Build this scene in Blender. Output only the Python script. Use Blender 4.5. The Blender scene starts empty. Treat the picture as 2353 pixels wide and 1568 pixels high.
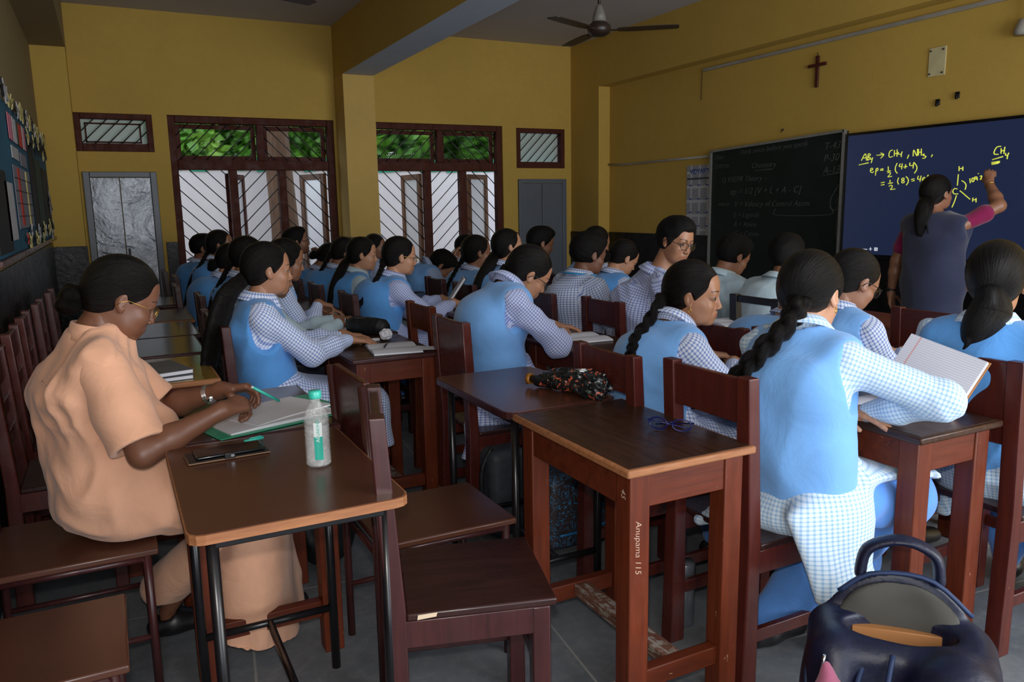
import bpy, bmesh, math, random
import numpy as np
from mathutils import Vector, Matrix
random.seed(7)
sc = bpy.context.scene
COL = sc.collection

# ------------------------------------------------------------ camera
EYE = Vector((0.0, 0.0, 1.40))
_dY = Vector((242 - 1176.5, 491 - 784, 1802)).normalized()
_dX = Vector((4800 - 1176.5, 412 - 784, 1802)).normalized()
_dX = (_dX - _dY * _dX.dot(_dY)).normalized()
_dZ = _dX.cross(_dY)
if _dZ.y > 0: _dZ = -_dZ
camd = bpy.data.cameras.new('camera'); cam = bpy.data.objects.new('camera', camd); COL.objects.link(cam)
camd.sensor_width = 36.0; camd.lens = 1802 / 2353 * 36.0; camd.clip_start = 0.05; camd.clip_end = 200
# columns: camera right, camera up, camera back, each in room axes
cam.matrix_world = Matrix(((_dX.x, -_dX.y, -_dX.z, EYE.x), (_dY.x, -_dY.y, -_dY.z, EYE.y), (_dZ.x, -_dZ.y, -_dZ.z, EYE.z), (0, 0, 0, 1)))
sc.camera = cam
camd.dof.use_dof = False
vs = sc.view_settings
vs.view_transform = 'Standard'; vs.look = 'None'; vs.gamma = 1.0; vs.use_curve_mapping = False
vs.exposure = 0.0

# ------------------------------------------------------------ sky and lights
world = bpy.data.worlds.new('overcast_sky'); sc.world = world; world.use_nodes = True
_wn = world.node_tree.nodes; _bg = _wn['Background']
_bg.inputs[0].default_value = (0.80, 0.88, 1.0, 1); _bg.inputs[1].default_value = 1.9

def light(name, kind, loc, energy, color=(1, 1, 1), size=0.1, sizey=None, target=None, angle=None, blend=0.5):
    l = bpy.data.lights.new(name, kind); o = bpy.data.objects.new(name, l); COL.objects.link(o)
    o.location = loc; l.energy = energy; l.color = color
    if kind == 'AREA':
        l.shape = 'RECTANGLE'; l.size = size; l.size_y = sizey or size
    elif kind in ('SPOT', 'POINT'):
        l.shadow_soft_size = size
    if kind == 'SPOT':
        l.spot_size = angle; l.spot_blend = blend
    if target is not None:
        o.rotation_euler = (Vector(target) - Vector(loc)).to_track_quat('-Z', 'Y').to_euler()
    return o
# the flash of the photographer's camera and two unseen fill lights added behind it
light('camera_flash', 'SPOT', (0.0, 0.02, 1.50), 58, (1.0, 0.93, 0.86), 0.02, target=(2.5, 4.6, 1.0), angle=math.radians(100), blend=0.6)
light('rear_ambient_fill', 'AREA', (3.9, -1.6, 1.55), 165, (0.93, 0.96, 1.0), 3.4, 1.9, target=(3.6, 6.0, 1.7))  # unseen fill light, added to lift the ambient on far walls and ceiling

light('left_rear_fill', 'AREA', (-.35, -1.0, 1.3), 42, (0.95, 0.97, 1.0), 1.0, 2.0, target=(5.5, 4.5, 1.6))  # second added fill, no door modelled here; brightens the blackboard wall

# ------------------------------------------------------------ helpers
def tag(o, label=None, cat=None, group=None, kind=None):
    if label: o['label'] = label
    if cat: o['category'] = cat
    if group: o['group'] = group
    if kind: o['kind'] = kind
    return o
def empty(name, loc=(0, 0, 0), rz=0.0, label=None, cat=None, group=None):
    o = bpy.data.objects.new(name, None); COL.objects.link(o)
    o.empty_display_size = 0.1
    o.location = loc; o.rotation_euler = (0, 0, rz)
    return tag(o, label, cat, group)
def link(name, me, mat=None, parent=None):
    o = bpy.data.objects.new(name, me); COL.objects.link(o)
    if mat is not None and not me.materials:
        for m in (mat if isinstance(mat, (list, tuple)) else [mat]): me.materials.append(m)
    if parent: o.parent = parent
    return o
def copy_tree(o, parent=None):
    c = o.copy(); COL.objects.link(c); c.parent = parent
    for ch in list(o.children): copy_tree(ch, c)
    return c

def text_obj(name, cu, mat, parent=None):
    "lettering turned into a mesh of its own"
    tmp = bpy.data.objects.new(name, cu); COL.objects.link(tmp)
    dg = bpy.context.evaluated_depsgraph_get(); me = bpy.data.meshes.new_from_object(tmp.evaluated_get(dg)); bpy.data.objects.remove(tmp)
    me.materials.clear(); me.materials.append(mat); o = bpy.data.objects.new(name, me); COL.objects.link(o); o.parent = parent
    return o

class MB:
    "collects boxes, bars, tubes and polygons into one mesh"
    def __init__(s): s.bm = bmesh.new()
    def box(s, lo, hi, bevel=0.0, mi=0, seg=2, M=None):
        lo = Vector(lo); hi = Vector(hi)
        r = bmesh.ops.create_cube(s.bm, size=1.0)
        vs_ = r['verts']; c = (lo + hi) / 2; d = hi - lo
        for v in vs_: v.co = Vector((v.co.x * d.x + c.x, v.co.y * d.y + c.y, v.co.z * d.z + c.z))
        s._fin(vs_, bevel, mi, seg, M); return s
    def _fin(s, vs_, bevel, mi, seg, M):
        fs = {f for v in vs_ for f in v.link_faces}
        for f in fs: f.material_index = mi
        if M is not None:
            for v in vs_: v.co = M @ v.co
        if bevel > 0:
            es = {e for v in vs_ for e in v.link_edges}
            r = bmesh.ops.bevel(s.bm, geom=list(es), offset=bevel, segments=seg, affect='EDGES', profile=0.5)
            for f in r['faces']: f.material_index = mi; f.smooth = True
    def beam(s, a, b, w, d, up=(0, 1, 0), bevel=0.0, mi=0):
        "bar of section w (along up) x d from a to b"
        a = Vector(a); b = Vector(b); z = (b - a); L = z.length; z.normalize()
        u = Vector(up); u = (u - z * u.dot(z)).normalized(); v = z.cross(u)
        M = Matrix(((u.x, v.x, z.x, a.x), (u.y, v.y, z.y, a.y), (u.z, v.z, z.z, a.z), (0, 0, 0, 1)))
        return s.box((-w / 2, -d / 2, 0), (w / 2, d / 2, L), bevel, mi, 1, M)
    def tube(s, pts, r, n=8, mi=0, caps=True, closed=False):
        pts = [Vector(p) for p in pts]; N = len(pts)
        rs = r if isinstance(r, (list, tuple)) else [r] * N
        rings = []; u = None
        for i, p in enumerate(pts):
            if closed: t = pts[(i + 1) % N] - pts[i - 1]
            else: t = pts[min(i + 1, N - 1)] - pts[max(i - 1, 0)]
            t = t.normalized() if t.length > 1e-9 else Vector((0, 0, 1))
            if u is None:
                u = t.orthogonal().normalized()
            u = (u - t * u.dot(t))
            u = u.normalized() if u.length > 1e-6 else t.orthogonal().normalized()
            v = t.cross(u)
            rings.append([s.bm.verts.new(p + (u * math.cos(k * 2 * math.pi / n) + v * math.sin(k * 2 * math.pi / n)) * rs[i]) for k in range(n)])
        for i in range(N if closed else N - 1):
            a = rings[i]; b = rings[(i + 1) % N]
            for k in range(n):
                f = s.bm.faces.new((a[k], a[(k + 1) % n], b[(k + 1) % n], b[k])); f.smooth = True; f.material_index = mi
        if caps and not closed:
            f = s.bm.faces.new(list(reversed(rings[0]))); f.material_index = mi
            f = s.bm.faces.new(rings[-1]); f.material_index = mi
        return s
    def lathe(s, prof, c=(0, 0, 0), n=24, mi=0, axis=None):
        "prof: list of (r, z)"
        c = Vector(c); rings = []
        for r, z in prof:
            rings.append([s.bm.verts.new(c + Vector((r * math.cos(k * 2 * math.pi / n), r * math.sin(k * 2 * math.pi / n), z))) for k in range(n)])
        for a, b in zip(rings, rings[1:]):
            for k in range(n):
                f = s.bm.faces.new((a[k], a[(k + 1) % n], b[(k + 1) % n], b[k])); f.smooth = True; f.material_index = mi
        f = s.bm.faces.new(list(reversed(rings[0]))); f.material_index = mi
        f = s.bm.faces.new(rings[-1]); f.material_index = mi
        return s
    def poly(s, pts, mi=0, smooth=False):
        f = s.bm.faces.new([s.bm.verts.new(Vector(p)) for p in pts]); f.material_index = mi; f.smooth = smooth; return s
    def prism(s, pts, ext, mi=0, bevel=0.0):
        "polygon pts extruded by vector ext"
        ext = Vector(ext); a = [s.bm.verts.new(Vector(p)) for p in pts]; b = [s.bm.verts.new(Vector(p) + ext) for p in pts]; n = len(a)
        fs = [s.bm.faces.new(list(reversed(a))), s.bm.faces.new(b)]
        for k in range(n): fs.append(s.bm.faces.new((a[k], a[(k + 1) % n], b[(k + 1) % n], b[k])))
        for f in fs: f.material_index = mi
        if bevel:
            bmesh.ops.recalc_face_normals(s.bm, faces=fs)
            es = {e for v in a + b for e in v.link_edges}
            r = bmesh.ops.bevel(s.bm, geom=list(es), offset=bevel, segments=2, affect='EDGES', profile=0.5)
            for f in r['faces']: f.material_index = mi
        return s
    def ball(s, c, r, mi=0, sub=2, M=None):
        rr = bmesh.ops.create_icosphere(s.bm, subdivisions=sub, radius=1.0)
        c = Vector(c); r = Vector(r) if isinstance(r, (tuple, list, Vector)) else Vector((r, r, r))
        for v in rr['verts']:
            p = Vector((v.co.x * r.x, v.co.y * r.y, v.co.z * r.z))
            if M is not None: p = M @ p
            v.co = p + c
        for f in {f for v in rr['verts'] for f in v.link_faces}: f.smooth = True; f.material_index = mi
        return s
    def build(s, name, mat=None, parent=None, recalc=True):
        if recalc: bmesh.ops.recalc_face_normals(s.bm, faces=s.bm.faces)
        me = bpy.data.meshes.new(name); s.bm.to_mesh(me); s.bm.free()
        return link(name, me, mat, parent)

# ------------------------------------------------------------ materials
MATS = {}
def srgb(r, g, b):
    f = lambda c: ((c / 255) / 12.92 if c / 255 <= 0.04045 else ((c / 255 + 0.055) / 1.055) ** 2.4)
    return (f(r), f(g), f(b), 1.0)
class NT:
    def __init__(s, name):
        s.m = bpy.data.materials.new(name); s.m.use_nodes = True
        s.t = s.m.node_tree; s.n = s.t.nodes; s.l = s.t.links
        s.b = s.n['Principled BSDF']; MATS[name] = s.m
    def node(s, t, **kw):
        x = s.n.new(t)
        for k, v in kw.items():
            if k in x.inputs: x.inputs[k].default_value = v
            else: setattr(x, k, v)
        return x
    def lk(s, a, b): s.l.new(a, b)
    def coord(s, scale=(1, 1, 1), kind='Object', rot=(0, 0, 0)):
        tc = s.node('ShaderNodeTexCoord'); mp = s.node('ShaderNodeMapping')
        mp.inputs['Scale'].default_value = scale; mp.inputs['Rotation'].default_value = rot
        s.lk(tc.outputs[kind], mp.inputs['Vector']); return mp.outputs[0]
    def noise(s, vec, scale, detail=4, rough=0.55, dist=0.0):
        x = s.node('ShaderNodeTexNoise'); x.inputs['Scale'].default_value = scale; x.inputs['Detail'].default_value = detail
        x.inputs['Roughness'].default_value = rough; x.inputs['Distortion'].default_value = dist
        if vec is not None: s.lk(vec, x.inputs['Vector'])
        return x.outputs['Fac']
    def ramp(s, fac, stops):
        x = s.node('ShaderNodeValToRGB'); cr = x.color_ramp
        while len(cr.elements) < len(stops): cr.elements.new(0.5)
        for e, (p, c) in zip(cr.elements, stops): e.position = p; e.color = c if len(c) == 4 else (*c, 1)
        s.lk(fac, x.inputs[0]); return x.outputs[0]
    def mix(s, fac, a, b, mode='MIX'):
        x = s.node('ShaderNodeMix'); x.data_type = 'RGBA'; x.blend_type = mode
        for v, i in ((fac, 0), (a, 6), (b, 7)):
            if hasattr(v, 'is_linked') or hasattr(v, 'links'): s.lk(v, x.inputs[i])
            else: x.inputs[i].default_value = v
        return x.outputs[2]
    def math(s, op, a, b=None, c=None):
        x = s.node('ShaderNodeMath'); x.operation = op
        for v, i in ((a, 0), (b, 1), (c, 2)):
            if v is None: continue
            if hasattr(v, 'links'): s.lk(v, x.inputs[i])
            else: x.inputs[i].default_value = v
        return x.outputs[0]
    def bump(s, h, strength=0.3, dist=0.01):
        x = s.node('ShaderNodeBump'); x.inputs['Strength'].default_value = strength; x.inputs['Distance'].default_value = dist
        s.lk(h, x.inputs['Height']); s.lk(x.outputs[0], s.b.inputs['Normal'])
    def set(s, **kw):
        for k, v in kw.items():
            k = {'color': 'Base Color', 'rough': 'Roughness', 'metal': 'Metallic', 'spec': 'Specular IOR Level', 'coat': 'Coat Weight', 'trans': 'Transmission Weight', 'sheen': 'Sheen Weight', 'sss': 'Subsurface Weight', 'alpha': 'Alpha', 'emis': 'Emission Color', 'estr': 'Emission Strength', 'ior': 'IOR', 'croughness': 'Coat Roughness'}.get(k, k)
            if hasattr(v, 'links'): s.lk(v, s.b.inputs[k])
            else: s.b.inputs[k].default_value = v
        return s

def m_plain(name, c, rough=0.5, var=0.12, scale=6, bump=0.0, bscale=60, **kw):
    if name in MATS: return MATS[name]
    t = NT(name); v = t.coord()
    n = t.noise(v, scale)
    d = tuple(x * (1 - var) for x in c[:3]) + (1,); e = tuple(min(1, x * (1 + var)) for x in c[:3]) + (1,)
    t.set(color=t.ramp(n, [(0.3, d), (0.7, e)]), rough=rough, **kw)
    if bump: t.bump(t.noise(v, bscale, 3), bump, 0.004)
    return t.m
def m_wood(name, c1, c2, rough=0.3, scale=3.0, axis=1, wear=None, wearamt=0.62, spec=0.5, coat=0.0):
    if name in MATS: return MATS[name]
    t = NT(name); s_ = [14, 14, 14]; s_[axis] = 1.2
    v = t.coord(tuple(x * scale / 3 for x in s_)); v2 = t.coord()
    n = t.noise(v, 3.0, 6, 0.6, 0.6)
    col = t.ramp(n, [(0.25, c1), (0.75, c2)])
    if wear is not None:
        w = t.noise(v2, 23, 6, 0.7); w2 = t.noise(v, 9, 4)
        ww = t.math('MULTIPLY', w, w2); col = t.mix(t.ramp(ww, [(wearamt * .55, (0, 0, 0)), (wearamt * .55 + 0.05, (1, 1, 1))]), col, wear)
    t.set(color=col, rough=t.ramp(t.noise(v2, 12, 3), [(0.3, (rough * .8,) * 3), (0.7, (min(1, rough * 1.3),) * 3)]), spec=spec, coat=coat)
    t.bump(n, 0.12, 0.003)
    return t.m
# ------------------------------------------------------------ room materials
def wall_paint(name, c, var=0.10):
    t = NT(name); v = t.coord()
    n = t.noise(v, 1.3, 6, 0.6); n2 = t.noise(v, 14, 5, 0.6)
    d = tuple(x * (1 - var) for x in c[:3]) + (1,)
    col = t.mix(t.ramp(n2, [(0.35, (0, 0, 0)), (0.75, (0.35, 0.35, 0.35))]), t.ramp(n, [(0.3, d), (0.7, c)]), tuple(x * .82 for x in c[:3]) + (1,))
    t.set(color=col, rough=0.75, spec=0.25); t.bump(t.noise(v, 90, 4), 0.25, 0.004)
    return t.m
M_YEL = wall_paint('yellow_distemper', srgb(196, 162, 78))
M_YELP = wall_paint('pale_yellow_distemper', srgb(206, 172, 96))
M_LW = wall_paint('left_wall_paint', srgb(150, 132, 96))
M_CEIL = wall_paint('ceiling_whitewash', srgb(188, 184, 184))
M_BEAM = wall_paint('grey_beam_paint', srgb(186, 196, 210))
t = NT('black_gloss_dado'); v = t.coord()
t.set(color=t.ramp(t.noise(v, 3, 5), [(0.3, srgb(14, 12, 13)), (0.7, srgb(28, 25, 26))]), rough=t.ramp(t.noise(v, 9, 5, 0.7), [(0.3, (0.18,) * 3), (0.7, (0.42,) * 3)]), spec=0.28)
t.bump(t.noise(v, 22, 5, 0.7), 0.4, 0.01); M_DADO = t.m
t = NT('grey_stone_floor'); v = t.coord()
br = t.node('ShaderNodeTexBrick'); br.offset = 0.0; br.inputs['Scale'].default_value = 1.0
br.inputs['Brick Width'].default_value = 0.95; br.inputs['Row Height'].default_value = 0.95; br.inputs['Mortar Size'].default_value = 0.004
br.inputs['Mortar Smooth'].default_value = 0.1
t.lk(t.coord((1, 1, 1), 'Object', (0, 0, 0.12)), br.inputs['Vector'])
n = t.noise(v, 2.2, 7, 0.62); n2 = t.noise(v, 26, 5, 0.7)
base = t.ramp(n, [(0.25, srgb(84, 90, 96)), (0.75, srgb(126, 130, 134))])
base = t.mix(t.ramp(n2, [(0.45, (0, 0, 0)), (0.8, (0.5, 0.5, 0.5))]), base, srgb(148, 148, 146))
t.lk(base, br.inputs['Color1']); t.lk(base, br.inputs['Color2']); br.inputs['Mortar'].default_value = srgb(150, 150, 146)
t.set(color=br.outputs[0], rough=t.ramp(n, [(0.3, (0.35,) * 3), (0.7, (0.6,) * 3)]), spec=0.4); t.bump(n2, 0.15, 0.003); M_FLOOR = t.m
M_FRAME = m_wood('brown_window_frame', srgb(58, 26, 16), srgb(88, 42, 28), 0.6, axis=2, spec=0.2)
M_BAR = m_plain('dark_iron_bar', srgb(38, 32, 30), 0.5)
M_STRUCT = 'structure'

XL, XR, YB, ZC = -0.47, 5.39, 8.84, 3.36
XW = 5.55          # face of the blackboard wall, behind the corner column
YF = -1.8
def struct(name, mb, m, parent=None):
    o = mb.build(name, m, parent)
    if parent is None: o['kind'] = 'structure'
    return o

struct('floor', MB().box((XL - .3, YF, -0.15), (XW + .3, YB + .3, 0)), M_FLOOR)
struct('ceiling', MB().box((XL - .3, YF, ZC), (XW + .3, YB + .3, ZC + .2)), M_CEIL)
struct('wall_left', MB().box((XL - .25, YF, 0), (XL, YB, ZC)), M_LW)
struct('wall_right', MB().box((XW, YF, 0), (XW + .25, YB, ZC)), M_YEL)

# window wall with openings
WIN = [  # (x0, x1, z0, z1) openings
    (-0.14, 0.50, 1.99, 2.36),     # ventilator left
    (0.655, 2.33, 0.02, 2.37),     # tall grille left
    (2.83, 4.41, 0.02, 2.37),      # tall grille right
    (4.60, 5.27, 1.88, 2.33)]      # ventilator right
def wall_with_holes(holes, x0, x1, z0, z1, y0, y1):
    xs = sorted({x0, x1, *[h[0] for h in holes], *[h[1] for h in holes]})
    mb = MB()
    for a, b in zip(xs, xs[1:]):
        m = (a + b) / 2; zs = [(z0, z1)]
        for h in holes:
            if h[0] < m < h[1]:
                nz = []
                for p, q in zs:
                    if h[2] > p: nz.append((p, min(q, h[2])))
                    if h[3] < q: nz.append((max(p, h[3]), q))
                zs = nz
        for p, q in zs: mb.box((a, y0, p), (b, y1, q))
    return mb
WIN = [(-0.19, 0.50, 2.00, 2.365), (0.64, 2.33, 0.02, 2.37), (2.72, 4.41, 0.02, 2.37), (4.60, 5.29, 1.87, 2.355)]
struct('wall_back', wall_with_holes(WIN, XL - .25, XW + .25, 0, ZC, YB, YB + .22), M_YEL)
# beams and columns
struct('trim_1', MB().box((2.36, 8.48, 0), (2.70, YB, 2.81)), M_YELP)                      # pillar between the grilles
struct('trim_2', MB().box((2.36, YF, 2.812), (2.70, YB, ZC), mi=0).box((2.362, YF, 2.811), (2.698, 8.479, 2.812), mi=1), [M_YEL, M_BEAM])   # ceiling beam
struct('trim_3', MB().box((XL, 8.50, 0), (-0.19, YB, 2.90)), M_YEL)                        # corner column left
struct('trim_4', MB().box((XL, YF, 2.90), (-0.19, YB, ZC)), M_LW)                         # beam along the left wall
struct('trim_5', MB().box((XR, 8.20, 0), (XW, YB, 2.80)), M_YEL)                          # corner column right
struct('trim_6', MB().box((XR, YF, 2.80), (XW, YB, ZC)), M_YEL)                           # beam over the blackboard wall
struct('trim_7', MB().box((5.37, 1.9, 0), (XW, 2.6, 2.80)), M_YELP)
# black gloss dado, in pieces
ZD = 1.07
def dado(n, lo, hi): struct('baseboard_%s' % n, MB().box(lo, hi, 0.003), M_DADO)
dado('left', (XL, YF, 0), (XL + .012, 8.50, 1.14))
dado('left_column', (XL, 8.488, 0), (-0.178, 8.50, 1.10))
dado('back_left', (0.53, YB - .012, 0), (0.64, YB, 1.10))
dado('back_middle', (2.33, YB - .012, 0), (2.36, YB, 1.10))
dado('back_pillar', (2.348, 8.468, 0), (2.712, 8.48, 1.10))
dado('back_pillar_side', (2.348, 8.48, 0), (2.36, YB - .012, 1.10))
dado('back_right', (4.41, YB - .012, 0), (4.60, YB, 1.08))
dado('right_column', (XR - .012, 8.19, 0), (XR, YB, ZD))
dado('right', (XW - .012, 2.6, 0), (XW, 8.20, ZD))

# windows: wooden frame, mullions, diagonal iron bars, opened casements
def bars(mb, x0, x1, z0, z1, y, pitch, sgn, r=0.006):
    "parallel diagonal rods clipped to the rectangle"
    w = x1 - x0; h = z1 - z0; c = -h
    while c < w:
        pts = []
        a0 = max(0.0, -c) ; a1 = min(h, w - c)
        if a1 - a0 > 0.02:
            if sgn > 0: p = (x0 + c + a0, y, z0 + a0); q = (x0 + c + a1, y, z0 + a1)
            else: p = (x0 + c + a0, y, z1 - a0); q = (x0 + c + a1, y, z1 - a1)
            mb.tube([p, q], r, 6)
        c += pitch
t = NT('window_glass'); t.set(color=(0.95, 0.97, 0.97, 1), rough=0.03, trans=1.0, ior=1.02); t.set(alpha=0.35); M_GLASS = t.m
t = NT('frosted_glass'); v = t.coord()
t.set(color=srgb(238, 240, 244), rough=0.30, trans=0.6, ior=1.3); t.bump(t.noise(v, 120, 4), 0.5, 0.003); M_FROST = t.m
FW = 0.085
def tall_window(n, x0, x1, glass_tilt):
    y0, y1 = YB + .02, YB + .12; z1 = 2.37; zt = 1.86
    root = struct('window_%d' % n, MB().box((x0, y0, 0), (x0 + .07, y1, z1), .006).box((x1 - .07, y0, 0), (x1, y1, z1), .006)
                  .box((x0 + .071, y0, z1 - .07), (x1 - .071, y1, z1), .006).box((x0 + .071, y0, zt - .03), (x1 - .071, y1, zt + .07), .006).box((x0 + .071, y0, 0), (x1 - .071, y1, .08), .006), M_FRAME)
    w = x1 - x0
    mu = [x0 + w * .355, x0 + w * .655] if n == 2 else [x0 + w * .42, x0 + w * .69]
    tm = x0 + w * .535 if n == 2 else x0 + w * .52
    for m_ in mu: MB().box((m_ - .04, y0, .08), (m_ + .04, y1, zt - .03), .005).build('mullion', M_FRAME, root)
    MB().box((tm - .035, y0, zt + .07), (tm + .035, y1, z1 - .07), .005).build('mullion', M_FRAME, root)
    es = [x0 + .07, mu[0] - .04, mu[0] + .04, mu[1] - .04, mu[1] + .04, x1 - .07]
    for k in range(3):
        g = MB(); bars(g, es[2 * k], es[2 * k + 1], .08, zt - .03, y1 - .015, .155, 1 if k == 1 else -1, .0055); g.build('window_grille', M_BAR, root)
    for (a, b, s_) in ((x0 + .07, tm - .035, 1), (tm + .035, x1 - .07, -1)):
        g = MB(); bars(g, a, b, zt + .07, z1 - .07, y1 - .015, .13, s_, .0055); g.build('window_grille', M_BAR, root)
        f = MB(); fr = .045; aa, bb, cc, dd = a + .004, b - .004, zt + .074, z1 - .074
        f.box((aa, y1, cc), (aa + fr, y1 + .035, dd), .003).box((bb - fr, y1, cc), (bb, y1 + .035, dd), .003).box((aa + fr + .001, y1, dd - fr), (bb - fr - .001, y1 + .034, dd), .003).box((aa + fr + .001, y1, cc), (bb - fr - .001, y1 + .034, cc + fr), .003)
        s = f.build('sash', M_FRAME, root)
        MB().box((aa + fr, y1 + .015, cc + fr), (bb - fr, y1 + .019, dd - fr)).build('pane', M_GLASS, s)
    return root, es, zt, y1
M_SASH = m_wood('sash_wood', srgb(84, 52, 30), srgb(126, 84, 50), 0.5, axis=2)
def casement(root, hx, ang, w, zt, y1, mat):
    "an opened wooden casement with its pane, swung outside"
    d = Vector((math.cos(ang), math.sin(ang), 0)); u = d.cross(Vector((0, 0, 1)))
    M = Matrix(((d.x, -u.x, 0, hx), (d.y, -u.y, 0, y1 + .01), (0, 0, 1, .1), (0, 0, 0, 1)))
    f = MB(); h = zt - .16; fr = .06
    for lo, hi in (((0, 0, 0), (fr, .035, h)), ((w - fr, 0, 0), (w, .035, h)), ((fr, 0, h - fr), (w - fr, .035, h)), ((fr, 0, 0), (w - fr, .035, fr * 1.5))):
        f.box(lo, hi, .003, 0, 1, M)
    s = f.build('casement', mat, root)
    MB().box((fr, .014, fr), (w - fr, .020, h - fr), 0, 0, 1, M).build('pane', M_FROST, s)
    hd = MB().tube([M @ Vector((w - .03, -.005, .9)), M @ Vector((w - .03, -.035, .9)), M @ Vector((w - .03, -.035, 1.02)), M @ Vector((w - .03, -.005, 1.02))], .004, 6).build('handle', M_BAR, s)
r2, es2, zt2, y12 = tall_window(2, 0.64, 2.33, 0)
casement(r2, es2[1], math.radians(62), .50, zt2, y12, M_FRAME)
casement(r2, es2[4] + .46, math.radians(112), .46, zt2, y12, M_SASH)
r3, es3, zt3, y13 = tall_window(3, 2.72, 4.41, 0)
casement(r3, es3[1], math.radians(96), .5, zt3, y13, M_SASH)
casement(r3, es3[4] + .07, math.radians(28), .40, zt3, y13, M_SASH)

def vent_window(n, x0, x1, z0, z1, inner):
    y0, y1 = YB - .01, YB + .11; f = .055
    root = struct('window_%d' % n, MB().box((x0, y0, z0), (x0 + f, y1, z1), .005).box((x1 - f, y0, z0), (x1, y1, z1), .005).box((x0 + f, y0, z1 - f), (x1 - f, y1, z1), .005).box((x0 + f, y0, z0), (x1 - f, y1, z0 + f * 1.4), .005), M_FRAME)
    g = MB(); bars(g, x0 + f, x1 - f, z0 + f, z1 - f, y0 + .03, .115, 1, .006); g.build('window_grille', M_BAR, root)
    a, b, c, d = x0 + f, x1 - f, z0 + f * 1.4, z1 - f
    if inner:
        s = MB().box((a + .03, y1 - .05, c + .01), (b - .05, y1 - .035, c + .025)).box((a + .03, y1 - .05, d - .045), (b - .05, y1 - .035, d - .03)).box((a + .03, y1 - .05, c + .01), (a + .045, y1 - .035, d - .03)).box((b - .065, y1 - .05, c + .01), (b - .05, y1 - .035, d - .03)).build('sash', M_FRAME, root)
        MB().box((a, y1 - .03, c), (b, y1 - .024, d)).build('pane', M_FROST, root)
    else:
        MB().box((a, y1 - .03, c), (b, y1 - .024, d)).build('pane', M_FROST, root)
vent_window(1, *WIN[0], True)
vent_window(4, *WIN[3], False)

# steel cupboard doors below the ventilators
t = NT('gloss_grey_sheet'); v = t.coord()
t.set(color=t.ramp(t.noise(v, 5, 4), [(0.3, srgb(128, 132, 138)), (0.7, srgb(164, 168, 174))]), rough=t.ramp(t.noise(v, 50, 5, 0.7), [(0.3, (0.20,) * 3), (0.7, (0.38,) * 3)]), metal=0.9, spec=0.8)
bn = t.math('ADD', t.math('MULTIPLY', t.noise(v, 2.2, 4, 0.55, 1.0), 2.2), t.math('MULTIPLY', t.noise(v, 60, 5, 0.75), 0.14)); t.bump(bn, 0.45, 0.05); M_STEEL = t.m
M_DGREY = m_plain('grey_enamel_sheet', srgb(92, 98, 106), 0.38, 0.08, 2, 0.1)
def steel_door(n, x0, x1, z1, m):
    root = struct('door_%d' % n, MB().box((x0, YB - .035, 0), (x0 + .06, YB + .02, z1), .006).box((x1 - .06, YB - .035, 0), (x1, YB + .02, z1), .006).box((x0 + .06, YB - .035, z1 - .055), (x1 - .06, YB + .02, z1), .006), M_DGREY)
    xm = (x0 + x1) / 2 - .01
    MB().box((x0 + .062, YB - .024, .02), (xm - .002, YB, z1 - .058), .003).build('door_leaf', m, root)
    MB().box((xm + .002, YB - .028, .02), (x1 - .062, YB, z1 - .058), .003).build('door_leaf', m, root)
    MB().box((xm + .02, YB - .045, .93), (xm + .04, YB - .028, 1.05), .004).build('handle', M_BAR, root)
steel_door(1, -0.165, 0.495, 1.805, M_STEEL)
steel_door(2, 4.61, 5.30, 1.735, M_DGREY)

# outside: boundary wall, ground, green netting, tree and hedge of leaves
M_OUTW = wall_paint('whitewashed_boundary', srgb(226, 224, 230), 0.1)
struct('ground', MB().box((-12, YB + .3, -.3), (18, 34, -.12)), m_plain('outside_earth', srgb(110, 100, 88), 0.9, 0.3, 3))
tag(MB().box((-6, 11.6, -.12), (12, 11.85, 2.02), .01).build('boundary_wall', M_OUTW), 'long whitewashed boundary wall outside behind the window grilles', 'wall')
# ------------------------------------------------------------ furniture
W_RED = m_wood('red_brown_varnish', srgb(76, 30, 15), srgb(110, 48, 24), 0.40, axis=2, spec=.3, wear=srgb(170, 130, 100), wearamt=0.74)
W_REDX = m_wood('red_brown_varnish_rail', srgb(74, 30, 15), srgb(106, 46, 24), 0.40, axis=0, spec=.3, wear=srgb(170, 130, 100), wearamt=0.74)
W_REDY = m_wood('dusty_stretcher', srgb(92, 50, 36), srgb(120, 84, 66), 0.6, axis=1, wear=srgb(150, 140, 130), wearamt=0.45)
W_MAR = m_wood('maroon_chair_paint', srgb(64, 26, 22), srgb(88, 36, 28), 0.26, axis=2, wear=srgb(180, 120, 90), wearamt=0.78)
W_DMAR = m_wood('dark_maroon_chair_paint', srgb(50, 24, 24), srgb(72, 34, 33), 0.3, axis=2, wear=srgb(190, 160, 130), wearamt=0.80)
W_TOP = m_wood('dark_brown_desk_top', srgb(38, 23, 15), srgb(72, 44, 29), 0.32, axis=1, spec=.35, scale=5)
W_LAM = m_plain('brown_laminate', srgb(84, 50, 36), 0.26, 0.12, 3)
W_SEAT = m_wood('dark_striped_laminate', srgb(38, 20, 18), srgb(62, 34, 30), 0.28, axis=0, scale=4)
W_EDGE = m_wood('bare_wood_edge', srgb(128, 78, 46), srgb(168, 112, 70), 0.6, axis=0, scale=6)
W_YELL = m_wood('yellow_varnish_top', srgb(120, 92, 40), srgb(164, 130, 62), 0.12, axis=1)
W_BLK = m_plain('black_enamel_tube', srgb(22, 20, 22), 0.28, 0.2, 20)
W_CHIP = m_plain('chipped_paint_patch', srgb(214, 190, 160), 0.7)
W_DK = m_plain('dark_table_top', srgb(48, 40, 38), 0.15, 0.15, 5)
N_ = [0]
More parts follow.
